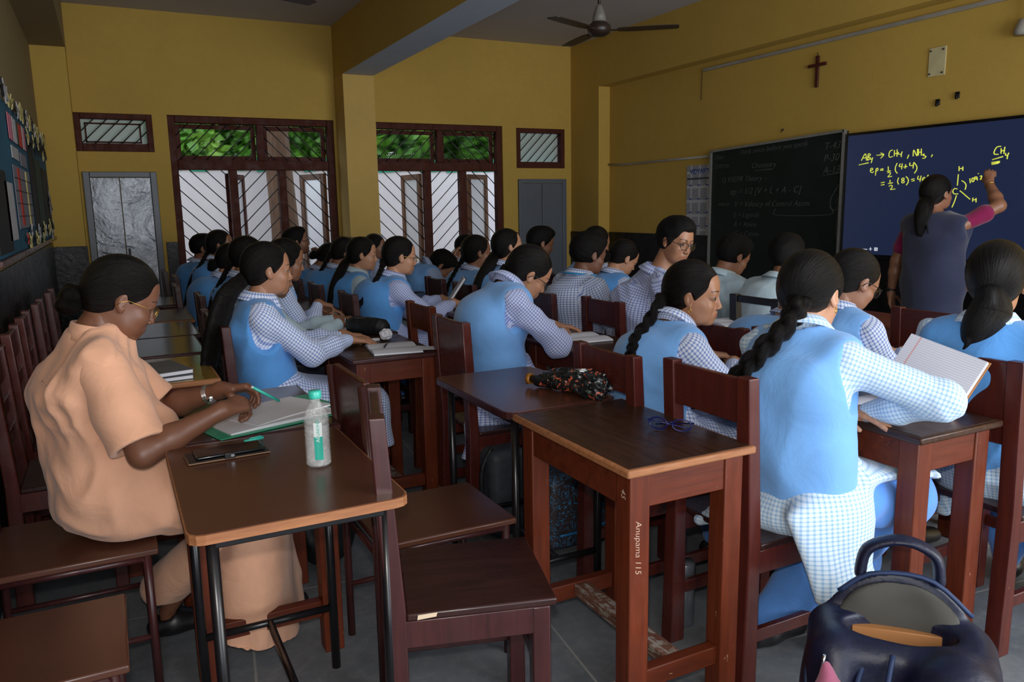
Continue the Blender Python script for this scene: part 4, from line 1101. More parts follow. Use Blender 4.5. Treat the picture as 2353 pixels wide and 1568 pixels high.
# -- pupils, front ones first.  hc = middle of the head, pel = middle of the pelvis
P2 = person('girl with long ponytail facing right with both hands on an open notebook', (.62, 3.595, 1.140), (-3, 3, 0), (.60, 3.60, .56), yaw=-2, lvl=0, skin='mid', look=(1, -.05, .05), vest=M_VEST2,
            hair=('pony', [(.435, 3.57, 1.04), (.38, 3.55, .90), (.335, 3.53, .74), (.33, 3.53, .60)], .036), sw=.155, seed=21, group=GR, skirt='kurta', slouch=.03, hemz=.06,
            hands={-1: ((.955, 3.575, .800), (1, .12, -.12), (0, -.1, 1), (.2, .25, .3, .35), .2), 1: ((.97, 3.72, .800), (1, -.25, -.12), (0, .1, 1), (.25, .3, .35, .4), .3)}, hint={-1: A_(.1, -.5, -1), 1: A_(0, .5, -1)})
P3 = person('girl in round black-rimmed spectacles bent low over her writing, hair drawn back', (1.68, 3.127, 1.100), (-14, 34, 4), (1.56, 3.14, .56), yaw=-10, lvl=0, skin='mid', hair=('braid', [None, (1.52, 3.2, 1.0), (1.60, 3.36, .92), (1.72, 3.42, .84)]), look=(1, 0, -.3),
            glasses=(M_RIM, .0200, .0018), seed=31, group=GR, slouch=.10, b=1.04, sw=.162, hemz=.06, earring=True, chk=M_CHK3, neck=(1.56, 3.13, 1.045),
            hands={-1: ((1.845, 3.12, .815), (.55, .80, -.05), (-.2, .1, 1), (.8, .9, 1, 1), .8), 1: ((1.97, 3.40, .80), (.85, -.5, -.1), (0, .2, 1), (.3, .35, .4, .5), .4)}, hint={-1: A_(.2, -1.0, -.9), 1: A_(0, .8, -.6)},
            extra=side_drape((-.12, -.14), -.10, .50, .24, .045, .060, 2.0))
P4 = person('girl with a long plait and gold earring turning her face to the right', (1.90, 2.255, 1.070), (-50, 6, 3), (1.69, 2.24, .56), yaw=-14, lvl=0, skin='mid', hair=('braid', [(-.098, -.01, -.04), (1.775, 2.29, 1.05), (1.69, 2.25, .985), (1.625, 2.235, .935), (1.592, 2.21, .895), (1.585, 2.22, .84), (1.59, 2.22, .78)]), look=(1, -.28, .0), braidr=.031,
            seed=41, group=GR, slouch=.05, b=1.0, sw=.155, hemz=.06, earring=True, neck=(1.80, 2.26, .955),
            hands={-1: ((2.07, 2.22, .80), (.8, .5, -.1), (0, 0, 1), (.4, .5, .5, .6), .4), 1: ((2.10, 2.42, .80), (.9, -.4, -.1), (0, 0, 1), (.4, .5, .5, .6), .4)}, hint={-1: A_(.1, -.8, -1), 1: A_(0, .6, -1)})
def p5_extra(P, f, l, hips, kn):
    s = A_(P[0], P[1], 0)
    return [(C_(s + UP * .54 + A_(-.03, -.13, 0), s + UP * .33 + A_(-.04, -.205, 0), .045, .030, A_(1, 0, 0), 3.6), .06, .0), (C_(s + UP * .35 + A_(-.10, -.20, 0), s + UP * .29 + A_(.06, -.225, 0), .022, .022, A_(0, 0, 1), 2.0), .05, .0), (C_(s + UP * .50 + A_(-.10, -.02, 0), s + UP * .478 + A_(-.17, .14, 0), .045, .030, A_(1, 0, 0), 1.6), .05, .0),
            (C_(s + UP * .475 + A_(-.17, .12, 0), s + UP * .43 + A_(-.215, .20, 0), .025, .02), .04, .0),
            (C_(s + UP * .625 + A_(.08, -.08, 0), s + UP * .595 + A_(.34, -.13, 0), .026, .018, A_(0, 1, 0), 4.2), .05, .0), (C_(s + UP * .625 + A_(.08, .08, 0), s + UP * .60 + A_(.36, .10, 0), .028, .02, A_(0, 1, 0), 3.2), .05, .0)]
P5 = person('girl with a thick wavy plait leaning on her right elbow, seen from behind', (1.885, 1.700, 1.120), (14, 20, -3), (1.775, 1.60, .565), yaw=2, lvl=0, skin='fair', hair=('braid', [(-.104, -.02, -.05), (1.735, 1.635, 1.06), (1.655, 1.625, 1.01), (1.598, 1.645, .950), (1.570, 1.68, .895), (1.560, 1.73, .84), (1.56, 1.76, .79)]), look=(1, 0, 0), chk=M_CHK2, braidr=.038,
            seed=51, group=GR, slouch=.05, b=.98, sw=.165, hemz=.05, earring=True, hairvol=.017, neck=(1.80, 1.655, 1.01),
            hands={-1: ((1.96, 1.54, .775), (-.1, 1, -.03), (-.2, 0, 1), (.35, .4, .45, .5), .4), 1: ((1.93, 1.60, .785), (.25, -.95, -.15), (0, 0, 1), (.12, .15, .2, .25), .2)}, hint={-1: A_(1.2, -1.6, -.35), 1: A_(-.1, .6, -1)},
            extra=p5_extra, skirt='panel', knees={1: A_(2.14, 1.70, .52), -1: A_(2.11, 1.50, .50)}, feet={1: A_(2.15, 1.72, .085), -1: A_(1.70, 1.66, .12)})
P6 = person('girl with loose curly ponytail in a blue vest at the right edge', (2.50, 1.515, 1.140), (26, 4, 0), (2.53, 1.48, .56), yaw=12, lvl=0, skin='mid', hair=('pony', [(2.42, 1.475, 1.06), (2.395, 1.475, 1.02), (2.375, 1.48, .985), (2.365, 1.49, .95)], .046, 22), chk=M_CHK2, vest=M_VEST2, sw=.168,
            seed=61, group=GR, hemz=.05, b=1.03, hairvol=.014, extra=side_drape((.10, .10), .16, .50, .25, .04, .05, 2.4), knees={1: A_(2.92, 1.62, .52), -1: A_(2.92, 1.42, .52)})
P7 = person('girl in black spectacles with a low bun writing, beyond the girl with the wavy plait', (2.60, 2.137, 1.085), (-14, 26, 0), (2.45, 2.10, .56), yaw=-4, lvl=1, skin='tan', hair=('bun', .030), glasses=(M_RIM, .020, .0018), seed=71, group=GR, chk=M_CHK, vest=M_VEST, sw=.165,
            hands={-1: ((2.82, 2.06, .79), (.95, .3, -.1), (0, 0, 1), (.6, .7, .8, .9), .6), 1: ((2.84, 2.24, .79), (.9, -.4, -.1), (0, 0, 1), (.4, .5, .5, .6), .4)})
P8 = person('girl hidden behind the plait, only her rounded blue vest showing', (2.71, 2.46, .985), (0, 46, 0), (2.45, 2.52, .56), yaw=0, lvl=1, skin='mid', hair=('bun', .03), seed=81, group=GR, slouch=.12)
P9 = person('boy in round black spectacles looking back at the camera', (2.53, 3.150, 1.214), (-82, 13, -7), (2.48, 3.34, .57), yaw=-22, lvl=0, fem=False, skin='mid', hair=('man',), top='shirt', skirt='trousers', chk=M_CHK3, look=(1, -.12, .12), glasses=(M_RIM, .0215, .0017), hs=.94, sw=.185, seed=91, group=GR, hairvol=.016, neck=(2.46, 3.22, 1.045), slouch=.09)
P10 = person('boy in pale shirt reading, head bowed, in front of the blackboard', (3.32, 3.59, 1.085), (-10, 24, 0), (3.18, 3.64, .56), yaw=-4, lvl=1, fem=False, skin='tan', hair=('man',), top='shirt', skirt='trousers', chk=M_PALE, seed=101, group=GR, sw=.175, hs=1.0, hairvol=.014)
P11 = person('boy in pale shirt with his back turned, behind the empty wooden frame', (3.33, 3.183, 1.095), (20, 12, 0), (3.14, 3.19, .56), yaw=0, lvl=1, fem=False, skin='tan', hair=('man',), top='shirt', skirt='trousers', chk=M_PALE, seed=111, group=GR, sw=.19, b=1.08, hairvol=.018)
P12 = person('boy in checked shirt with a turquoise neck cord, seen from behind', (2.46, 3.84, 1.120), (-6, 12, 0), (2.39, 3.82, .56), yaw=0, lvl=1, fem=False, skin='dark', hair=('man',), top='shirt', skirt='trousers', chk=M_CHK, seed=121, group=GR, sw=.185, b=1.03, hairvol=.015, slouch=.08)
P13 = person('pupil whose black hair shows above the boy with the neck cord', (3.3, 5.04, 1.117), (-5, 10, 0), (3.18, 5.04, .56), lvl=2, skin='tan', hair=('bun', .03), seed=131, group=GR)
P14 = person('girl with head bowed between the boy with the neck cord and the spectacled boy', (3.16, 4.49, 1.035), (-12, 30, 0), (3.02, 4.50, .56), yaw=-6, lvl=1, skin='fair', hair=('bun', .035), seed=141, group=GR, chk=M_CHK, vest=M_VEST2)
P15 = person('boy in pale shirt and blue vest seated before the grey cupboard', (3.12, 5.59, 1.105), (-14, 16, 0), (3.02, 5.59, .56), yaw=-8, hs=1.06, lvl=2, fem=False, skin='tan', hair=('man',), seed=151, group=GR, chk=M_PALE, vest=M_VEST2, bust=False)
P16 = person('girl with long hair looking up to the board, in front of the right grille', (2.43, 4.81, 1.130), (-12, -8, 0), (2.30, 4.81, .56), yaw=-4, lvl=2, skin='fair', hair=('pony', [(2.28, 4.79, 1.02), (2.19, 4.79, .88), (2.16, 4.79, .74)], .034), seed=161, group=GR, chk=M_CHK)
P17 = person('girl with a plait gazing right, in front of the right window post', (2.44, 5.34, 1.065), (-10, 0, 0), (2.30, 5.34, .56), yaw=0, hs=1.06, lvl=2, skin='tan', hair=('braid', [None, (2.25, 5.30, .96), (2.17, 5.28, .84), (2.14, 5.28, .72)]), seed=171, group=GR, chk=M_CHK)
P18 = person('pupil bent far forward with the head down on one arm', (2.38, 5.92, .94), (-20, 50, 0), (2.14, 6.0, .56), yaw=-4, lvl=2, skin='tan', hair=('man',), seed=181, group=GR, chk=M_PALE2, neck=(2.26, 5.95, .93), slouch=.02, vest=M_VEST, fem=True, bust=False,
             hands={-1: ((2.58, 5.82, .81), (1, 0, 0), (0, 0, 1)), 1: ((2.55, 6.1, .95), (.3, 0, 1), (0, 0, 1))})
P19 = person('girl with wire spectacles and a red ribbon at the end of her plait', (1.62, 4.711, 1.102), (-10, 8, 0), (1.48, 4.71, .56), yaw=-4, lvl=1, skin='fair', hair=('braid', [None, (1.46, 4.66, 1.0), (1.35, 4.62, .87), (1.25, 4.60, .73), (1.235, 4.60, .60)]), glasses=(M_GOLD, .019, .0012), seed=191, group=GR, chk=M_CHK3, vest=M_VEST2, slouch=.09, sw=.165, b=1.04,
             hands={-1: ((1.93, 4.62, .80), (1, .2, -.1), (0, 0, 1), (.8, .9, 1, 1), .8), 1: ((1.95, 4.86, .80), (.9, -.4, -.1), (0, 0, 1), (.5, .5, .6, .6), .4)})
P20 = person('girl in pale sleeves and blue vest turning slightly to the camera', (1.60, 5.458, 1.080), (-20, 6, 0), (1.46, 5.46, .56), yaw=-6, lvl=2, skin='fair', hair=('pony', [(1.44, 5.42, 1.0), (1.36, 5.40, .86), (1.33, 5.40, .72)], .026), seed=201, group=GR, chk=M_PALE, vest=M_VEST2)
P21 = person('pupil half hidden behind the girl in pale sleeves', (2.28, 7.34, 1.04), (-30, 5, 0), (2.14, 7.34, .56), lvl=2, skin='tan', hair=('bun', .03), seed=211, group=GR)
P22 = person('girl with her head bowed beside the pillar, plait down her back', (1.62, 6.019, 1.062), (-4, 22, 0), (1.44, 6.02, .56), lvl=2, skin='tan', hair=('braid', [None, (1.44, 5.97, .98), (1.36, 5.95, .84), (1.33, 5.95, .68)]), seed=221, group=GR, vest=M_VEST2, slouch=.09)
P23 = person('pupil crouched low in the row behind, blue back showing left of the bowed girl', (1.62, 6.50, 1.00), (0, 40, 0), (1.40, 6.50, .56), lvl=2, skin='tan', hair=('bun', .03), seed=231, group=GR, vest=M_VEST2, slouch=.12)
P24 = person('boy in light blue shirt and spectacles holding a hand to his mouth', (1.45, 6.921, 1.130), (-8, -8, 0), (1.40, 6.96, .56), yaw=-10, lvl=2, fem=False, skin='tan', hair=('man',), top='shirt', skirt='trousers', chk=M_PALE2, glasses=(M_RIM, .02, .0018), seed=241, group=GR,
             hands={-1: ((1.66, 6.86, .97), (-.35, .15, 1), (.9, -.3, .2), (.6, .8, .9, 1), .6), 1: ((1.7, 7.0, .80), (1, -.3, 0), (0, 0, 1))})
P25 = person('boy farthest back on the left, in front of the left grille', (.75, 7.508, 1.080), (-10, 6, 0), (.62, 7.51, .56), lvl=2, fem=False, skin='tan', hair=('man',), seed=251, group=GR, vest=M_VEST2, bust=False)
P26 = person('girl with a long thin plait, second from the back on the left', (.82, 6.844, 1.130), (-18, -2, 0), (.66, 6.84, .56), lvl=2, skin='tan', hair=('braid', [None, (.66, 6.80, 1.0), (.56, 6.78, .86), (.50, 6.78, .66)]), seed=261, group=GR, vest=M_VEST2)
P27 = person('girl with her hair tucked up, blue back curved, third from the back on the left', (.78, 5.96, 1.048), (-4, 14, 0), (.60, 5.96, .56), lvl=2, skin='fair', hair=('bun', .035), seed=271, group=GR, chk=M_CHK, vest=M_VEST2, slouch=.09)
P28 = person('girl with an untidy plait just behind the hidden heads on the left', (.78, 5.20, 1.115), (6, 6, 0), (.68, 5.20, .56), lvl=1, skin='mid', hair=('braid', [None, (.62, 5.17, 1.0), (.54, 5.15, .86), (.50, 5.15, .70), (.48, 5.15, .58)]), seed=281, group=GR, chk=M_CHK, hairvol=.014, vest=M_VEST2)
Pb = person('pupil in checked sleeves holding a pen, face hidden by the ponytailed girl', (.90, 4.608, 1.115), (-5, 12, 0), (.76, 4.62, .56), lvl=1, skin='tan', hair=('bun', .03), seed=291, group=GR, chk=M_CHK,
            hands={-1: ((1.06, 4.58, .86), (1, .2, -.25), (0, 0, 1), (.6, .8, .9, 1), .8), 1: ((1.1, 4.7, .80), (1, -.3, 0), (0, 0, 1))})
Pa = person('boy in pale shirt with blue cuffs resting both forearms on the desk', (.75, 4.197, 1.07), (-5, 16, 0), (.62, 4.20, .56), lvl=1, fem=False, skin='tan', hair=('man',), top='shirt', skirt='trousers', sleeve=1.0, chk=M_PALE, seed=301, group=GR,
            hands={-1: ((1.06, 4.12, .80), (.9, .35, 0), (0, 0, 1), (.5, .6, .7, .8), .5), 1: ((1.08, 4.28, .80), (.95, -.2, 0), (0, 0, 1), (.5, .6, .7, .8), .5)})
Pc = person('pupil in light blue shirt stretching an arm up beside the bent pupil', (2.95, 6.72, 1.02), (0, 30, 0), (2.8, 6.72, .56), lvl=2, fem=False, skin='tan', hair=('man',), top='shirt', skirt='trousers', chk=M_PALE2, seed=311, group=GR, slouch=.12)
# -- teacher writing on the screen
def teacher():
    hips_y = 3.46
    kn = {1: A_(5.02, 3.53, .46), -1: A_(5.02, 3.36, .46)}; ft = {1: A_(5.00, 3.54, .085), -1: A_(5.0, 3.34, .085)}
    i = person('teacher in slate overcoat with magenta sleeves writing on the large screen', (5.0, 3.480, 1.435), (-8, -4, 0), (4.98, 3.45, .86), yaw=-2, lvl=1, skin='tan', hair=('pony', [(4.86, 3.46, 1.36), (4.83, 3.46, 1.28), (4.83, 3.46, 1.18)], .040), top='none', skirt='none', sw=.185, b=1.10, slouch=0, bust=True, group=None, legs=True, knees=kn, feet=ft, hairvol=.014,
               hands={-1: ((5.27, 3.30, 1.50), (.35, .25, .9), (-.9, -.3, .3), (.8, .9, 1, 1), .9), 1: ((4.93, 3.74, .70), (.15, -.05, -1), (0, 1, 0), (.3, .35, .4, .45), .2)}, hint={-1: A_(-.1, -1.0, -.5), 1: A_(-.6, .5, 0)}, neck=(4.97, 3.46, 1.285))
    P, N, f, l, arms, up, Cc, ch, trunk, Sh, nk = [i[k] for k in ('P', 'N', 'f', 'l', 'arms', 'up', 'Cc', 'child', 'trunk', 'Sh', 'nk')]
    tr = [(q, .05, .004) for q in trunk]; sl = []
    for s in (1, -1):
        S, E, W, ref, d = arms[s]; sl += [(C_(S + (E - S) * .22, S + (E - S) * .62, .050, .060), .03)]
    v, F = shape(tr + sl, .008, k=.03, cuts=[(C_(N - nk * .02, N + nk * .1, .062, .06), 'sub'), (('h', P, -UP), 'keep')]); v = folds(v, F, .005, 24, 3); ch('blouse', v, F, M_MAGENTA)
    cuts = [(C_(N - UP * .02, N + nk * .1, .075, .08, l, 1.1), 'sub', .01), (('h', A_(0, 0, .50), -UP), 'keep', .01)]
    for s in (1, -1): cuts.append((E_(Sh[s] + l * s * .088 - UP * .02, (.062, .050, .080)), 'sub', .01))
    v, F = shape([(q, .05, .030) for q in trunk[:3]] + [(C_(Sh[1] - l * .01, Sh[-1] + l * .01, .060, .060), .05, .020)] + [(q, .05, .024) for q in trunk[4:]] + [(C_(P - UP * .02, A_(P[0], P[1], .46), .135, .17, l, 1.35), .08)], .008, k=.05, cuts=cuts); v = folds(v, F, .012, 13, 9, UP); ch('overcoat', v, F, M_SLATE)
    v, F = shape([(C_(P, A_(P[0], P[1], .12), .12, .13, l, 1.3), .05)], .010, cuts=[(('h', A_(0, 0, .12), -UP), 'keep')]); ch('skirt', v, F, M_DTROU)
    S, E, W, ref, d = arms[1]; ax = nrm(W - E); O = i['O3']
    c = W - ax * .03; u = nrm(np.cross(ax, A_(1, 0, 0))); w_ = np.cross(u, ax)
    g = MB(); g.tube([Vector(c + (u * math.cos(q) + w_ * math.sin(q)) * .030 - O) for q in [k * math.pi / 12 for k in range(24)]], .006, 6, closed=True); g.ball(Vector(c - A_(.032, 0, 0) - O), (.006, .015, .015), sub=2); g.build('watch', M_SHOE, i['body'])
    S, E, W, ref, d = arms[-1]; ax = nrm(W - E); c = W - ax * .03; u = nrm(np.cross(ax, A_(1, 0, 0))); w_ = np.cross(u, ax)
    g = MB(); g.tube([Vector(c + (u * math.cos(q) + w_ * math.sin(q)) * .030 - O) for q in [k * math.pi / 12 for k in range(24)]], .0025, 6, closed=True); g.build('bangle', M_GOLD, i['body'])
    return i
teach_i = teacher()
def extras():
    # red ribbon, satin ruffle, neck cord
    O = P19['O3']; g = MB()
    for k in range(7): g.ball(Vector(A_(1.235 + .012 * math.cos(k), 4.60 + .012 * math.sin(k), .655 + .018 * math.sin(2.1 * k)) - O), (.012, .008, .014), sub=1)
    g.build('ribbon', M_RED, P19['body'])
    O = P4['O3']; g = MB(); rr = random.Random(3)
    for k in range(26):
        a = k * 2.4; g.ball(Vector(A_(1.60 + .014 * math.cos(a), 2.235 + .014 * math.sin(a), .825 - .0022 * k) - O), (.010 + .004 * rr.random(), .008, .007 + .004 * rr.random()), sub=2)
    g.build('hair_ruffle', M_SCR, P4['body'])
    O = P12['O3']; N = P12['N']; f = P12['f']; nk = P12['nk']
    g = MB(); pts = [N + nk * .016 + A_(0, 0, 0) + (A_(1, 0, 0) * math.cos(q) + A_(0, 1, 0) * math.sin(q)) * .097 + UP * (.012 * -math.cos(q) + .010) for q in [k * math.pi / 12 for k in range(24)]]
    g.tube([Vector(p - O) for p in pts], .006, 6, closed=True); g.build('neck_cord', m_cloth('turquoise_cord', srgb(40, 140, 190)), P12['body'])
extras()

# ------------------------------------------------------------ things on the blackboard wall
M_CHALK = m_plain('chalk', srgb(92, 94, 92), 0.95, 0.3, 60)
M_ALU = m_plain('aluminium_trim', srgb(150, 150, 146), 0.35, 0.1, 20, metal=0.6)
t = NT('green_blackboard'); v = t.coord(); n = t.noise(v, 3, 6, 0.65, 0.8)
t.set(color=t.ramp(n, [(0.3, srgb(14, 24, 22)), (0.75, srgb(24, 36, 34))]), rough=0.55, spec=0.3); M_GBOARD = t.m
XB = XW - .035
r = empty('blackboard', (XB, 5.50, 1.30), 0, 'dark green chalkboard with faint chalk notes left of the large screen', 'blackboard')
lo, hi = 4.69 - 5.50, 6.31 - 5.50
def yz(pts, mb, x0, x1): return mb.prism([(x0, p[0], p[1]) for p in pts], (x1 - x0, 0, 0))
yz([(lo, -.65), (hi, -.65), (hi, .612), (lo, .672)], MB(), -.008, .035).build('board_panel', M_GBOARD, r)
fr = MB(); fr.beam((-.012, lo, -.65), (-.012, lo, .680), .022, .03).beam((-.012, hi, -.65), (-.012, hi, .615), .022, .03).beam((-.012, lo, .672), (-.012, hi, .612), .022, .03, up=(0, 0, 1)).beam((-.012, lo, -.65), (-.012, hi, -.65), .022, .03, up=(0, 0, 1)); fr.build('board_frame', M_ALU, r)
def chalk(txt, y, z, size, shear=.25, mat=M_CHALK, x=-.0095, parent=r, slope=0.0, name='chalk_writing', off=0.0):
    cu = bpy.data.curves.new(name, 'FONT'); cu.body = txt; cu.size = size; cu.shear = shear; cu.extrude = .0004; cu.offset = off; cu.space_character = 1.05
    o = text_obj(name, cu, mat, parent)
    o.matrix_local = Matrix(((0, 0, -1, x), (-1, 0, 0, y), (0, 1, 0, z), (0, 0, 0, 1))) @ Matrix.Rotation(slope, 4, 'Z'); return o
for txt, y, z, s, sl in (('Date', .76, .53, .06, 0), ('22/07/24', .77, .44, .055, 0), ('Think twice before you speak', .42, .555, .066, .03), ('Chemistry', .25, .42, .07, 0), ('1) VSEPR Theory :-', .66, .30, .075, 0), ('ep = 1/2 [V + L + A - C]', .53, .18, .085, 0), ('where', .70, .07, .06, 0),
                         ('V = Valency of Central Atom', .47, .06, .075, 0), ('L = Ligands', .47, -.04, .07, 0), ('A = Anion', .47, -.13, .07, 0), ('C = Cation', .46, -.22, .07, 0), ('T-43', -.60, .53, .085, .04), ('P-30', -.60, .43, .085, .04), ('A-13', -.60, .33, .085, .04)):
    chalk(txt, y, z, s, .3, slope=sl, off=-.0012)
def strokes(name, lst, rad, mat, parent, x):
    mb = MB()
    for s_ in lst:
        if len(s_) > 2: pp = smooth_path([(x, a, b) for a, b in s_], len(s_) * 4)
        else: pp = [(x, a, b) for a, b in s_]
        mb.tube([tuple(q) for q in pp], rad, 6)
    return mb.build(name, mat, parent)
strokes('chalk_line', [[(.20, .395), (-.02, .40)], [(-.56, .31), (-.79, .335)], [(-.78, .24), (-.70, .12), (-.71, .04), (-.76, .03), (-.79, .15), (-.75, .08)], [(-.79, .10), (-.77, -.12), (-.785, -.22)], [(-.08, .04), (-.10, -.02), (-.69, -.015), (-.69, .05)]], .0022, M_CHALK, r, -.009)
# calendar sheet
t = NT('calendar_print'); v = t.coord()
br = t.node('ShaderNodeTexBrick'); br.offset = 0; br.inputs['Scale'].default_value = 1; br.inputs['Brick Width'].default_value = .13; br.inputs['Row Height'].default_value = .148; br.inputs['Mortar Size'].default_value = .014
mp = t.node('ShaderNodeMapping'); tc = t.node('ShaderNodeTexCoord'); mp.inputs['Rotation'].default_value = (math.pi / 2, 0, math.pi / 2); t.lk(tc.outputs['Object'], mp.inputs[0])
sx = t.node('ShaderNodeSeparateXYZ'); t.lk(tc.outputs['Object'], sx.inputs[0]); cb = t.node('ShaderNodeCombineXYZ'); t.lk(sx.outputs[1], cb.inputs[0]); t.lk(sx.outputs[2], cb.inputs[1]); t.lk(cb.outputs[0], br.inputs[0])
nn = t.noise(v, 130, 2); g_ = t.ramp(nn, [(0.42, srgb(104, 108, 120)), (0.56, srgb(176, 178, 186))])
t.lk(g_, br.inputs['Color1']); t.lk(g_, br.inputs['Color2']); br.inputs['Mortar'].default_value = srgb(190, 192, 198)
t.set(color=br.outputs[0], rough=0.6); M_CAL = t.m
r = empty('calendar', (XW - .006, 6.53, 1.42), 0, 'large printed wall calendar with a blue heading partly behind the chalkboard', 'calendar')
MB().box((0, -.21, -.375), (.004, .205, .372)).build('sheet', M_CAL, r)
M_BLUEP = m_plain('blue_print', srgb(40, 78, 150), 0.6)
chalk('VIDYARTHI KENDRA', .15, .285, .068, 0, M_BLUEP, -.002, r, name='heading', off=.002)
g = MB(); g.box((-.002, -.20, .225), (0, .195, .245)); g.build('printed_band', m_plain('grey_print', srgb(70, 74, 84), 0.6), r)
for k, z in enumerate((.16, .02, -.12, -.26)):
    for y in (.14, .01, -.12): MB().box((-.0018, y - .025, z), (0, y + .02, z + .012)).build('month_heading', M_BLUEP, r)
# interactive screen
M_BEZ = m_plain('black_screen_bezel', srgb(12, 12, 14), 0.25)
t = NT('lit_navy_screen'); v = t.coord()
t.set(color=srgb(18, 22, 38), rough=0.25, emis=srgb(44, 56, 92), estr=0.42); M_SCRN = t.m
t = NT('yellow_ink_on_screen'); t.set(color=srgb(210, 215, 70), emis=srgb(214, 220, 84), estr=0.62); M_INK = t.m
t = NT('white_icon_on_screen'); t.set(color=srgb(200, 205, 215), emis=srgb(190, 196, 210), estr=0.6); M_ICON = t.m
r = empty('smart_board', (XW - .07, 3.80, 1.45), 0, 'large wall-mounted interactive screen, navy blue with yellow handwriting', 'screen')
MB().box((.01, 2.93 - 3.80, .93 - 1.45), (.069, 4.662 - 3.80, 1.945 - 1.45), .006).build('bezel', M_BEZ, r)
MB().box((.006, 2.955 - 3.80, .968 - 1.45), (.012, 4.637 - 3.80, 1.922 - 1.45)).build('display', M_SCRN, r)
INK = [[(4.496,1.718),(4.462,1.77),(4.447,1.715)],[(4.487,1.736),(4.446,1.738)],[(4.437,1.717),(4.434,1.766),(4.413,1.759),(4.432,1.743),(4.411,1.732),(4.437,1.716)],[(4.412,1.739),(4.411,1.724),(4.394,1.723)],[(4.391,1.737),(4.398,1.709),(4.402,1.694)],[(4.518,1.685),(4.426,1.697)],[(4.355,1.751),(4.293,1.752)],[(4.32,1.767),(4.291,1.752),(4.317,1.726)],[(4.214,1.782),(4.236,1.775),(4.245,1.748),(4.236,1.729),(4.21,1.733)],[(4.198,1.78),(4.196,1.734)],[(4.196,1.753),(4.174,1.754)],[(4.175,1.784),(4.172,1.729)],[(4.162,1.764),(4.162,1.748),(4.137,1.746)],[(4.13,1.765),(4.136,1.741),(4.134,1.724)],[(4.071,1.737),(4.082,1.709)],[(4.034,1.723),(4.032,1.769),(4.002,1.724),(4.001,1.775)],[(3.993,1.774),(3.99,1.726)],[(3.992,1.749),(3.971,1.75)],[(3.97,1.775),(3.966,1.724)],[(3.957,1.729),(3.943,1.734),(3.948,1.722),(3.928,1.717),(3.937,1.704),(3.955,1.704)],[(3.876,1.726),(3.884,1.709)],[(4.404,1.636),(4.384,1.641),(4.39,1.653),(4.403,1.647),(4.404,1.627),(4.386,1.618),(4.373,1.626)],[(4.352,1.65),(4.356,1.594)],[(4.353,1.645),(4.338,1.65),(4.337,1.633),(4.357,1.628)],[(4.314,1.64),(4.288,1.644)],[(4.314,1.631),(4.286,1.633)],[(4.244,1.659),(4.241,1.628)],[(4.253,1.622),(4.22,1.624)],[(4.246,1.609),(4.231,1.614),(4.22,1.602),(4.241,1.579),(4.206,1.582)],[(4.167,1.68),(4.18,1.647),(4.176,1.62),(4.159,1.602)],[(4.139,1.675),(4.147,1.654),(4.122,1.653)],[(4.122,1.675),(4.125,1.631)],[(4.109,1.647),(4.078,1.65)],[(4.093,1.667),(4.095,1.635)],[(4.056,1.678),(4.057,1.657),(4.03,1.655)],[(4.026,1.676),(4.028,1.632)],[(4.024,1.678),(3.999,1.649),(3.997,1.622),(4.014,1.596)],[(4.3,1.535),(4.269,1.539)],[(4.299,1.517),(4.269,1.52)],[(4.22,1.555),(4.22,1.533)],[(4.235,1.526),(4.195,1.532)],[(4.226,1.505),(4.207,1.514),(4.196,1.501),(4.211,1.481),(4.17,1.484)],[(4.146,1.569),(4.153,1.541),(4.143,1.518)],[(4.1,1.564),(4.115,1.562),(4.118,1.551),(4.098,1.542),(4.097,1.53),(4.113,1.529),(4.115,1.54),(4.099,1.553),(4.1,1.564)],[(4.082,1.576),(4.062,1.552),(4.063,1.527),(4.077,1.51)],[(4.037,1.551),(4.011,1.555)],[(4.032,1.538),(4.008,1.542)],[(3.978,1.576),(3.983,1.552),(3.958,1.551)],[(3.956,1.576),(3.963,1.532)],[(3.943,1.545),(3.923,1.552),(3.929,1.563),(3.941,1.555),(3.941,1.537),(3.924,1.536)],[(3.898,1.58),(3.908,1.554),(3.901,1.535)],[(3.911,1.551),(3.888,1.559)],[(3.373,1.748),(3.4,1.745),(3.416,1.719),(3.414,1.699),(3.386,1.696)],[(3.37,1.735),(3.369,1.699)],[(3.368,1.716),(3.351,1.719)],[(3.346,1.743),(3.349,1.697)],[(3.337,1.701),(3.336,1.686),(3.319,1.687)],[(3.316,1.702),(3.323,1.679),(3.324,1.66)],[(3.425,1.662),(3.353,1.679)],[(3.429,1.643),(3.372,1.648)],[(3.427,1.634),(3.373,1.64)],[(3.425,1.63),(3.383,1.636)],[(3.662,1.63),(3.66,1.596)],[(3.662,1.611),(3.635,1.615)],[(3.634,1.627),(3.632,1.597)],[(3.663,1.574),(3.664,1.494)],[(3.662,1.47),(3.684,1.473),(3.695,1.455),(3.684,1.436),(3.654,1.435)],[(3.642,1.457),(3.616,1.438),(3.59,1.417),(3.561,1.395)],[(3.665,1.424),(3.677,1.38),(3.693,1.339)],[(3.541,1.406),(3.541,1.378)],[(3.541,1.389),(3.52,1.393)],[(3.518,1.403),(3.516,1.373)],[(3.634,1.528),(3.609,1.512),(3.599,1.491),(3.604,1.463)],[(3.575,1.541),(3.569,1.508)],[(3.558,1.543),(3.558,1.52),(3.545,1.52),(3.545,1.541),(3.558,1.543)],[(3.527,1.549),(3.539,1.549),(3.536,1.535),(3.526,1.539),(3.525,1.549),(3.519,1.526)],[(3.517,1.574),(3.514,1.571)],[(3.503,1.553),(3.491,1.555),(3.491,1.545),(3.499,1.532),(3.484,1.535)]]
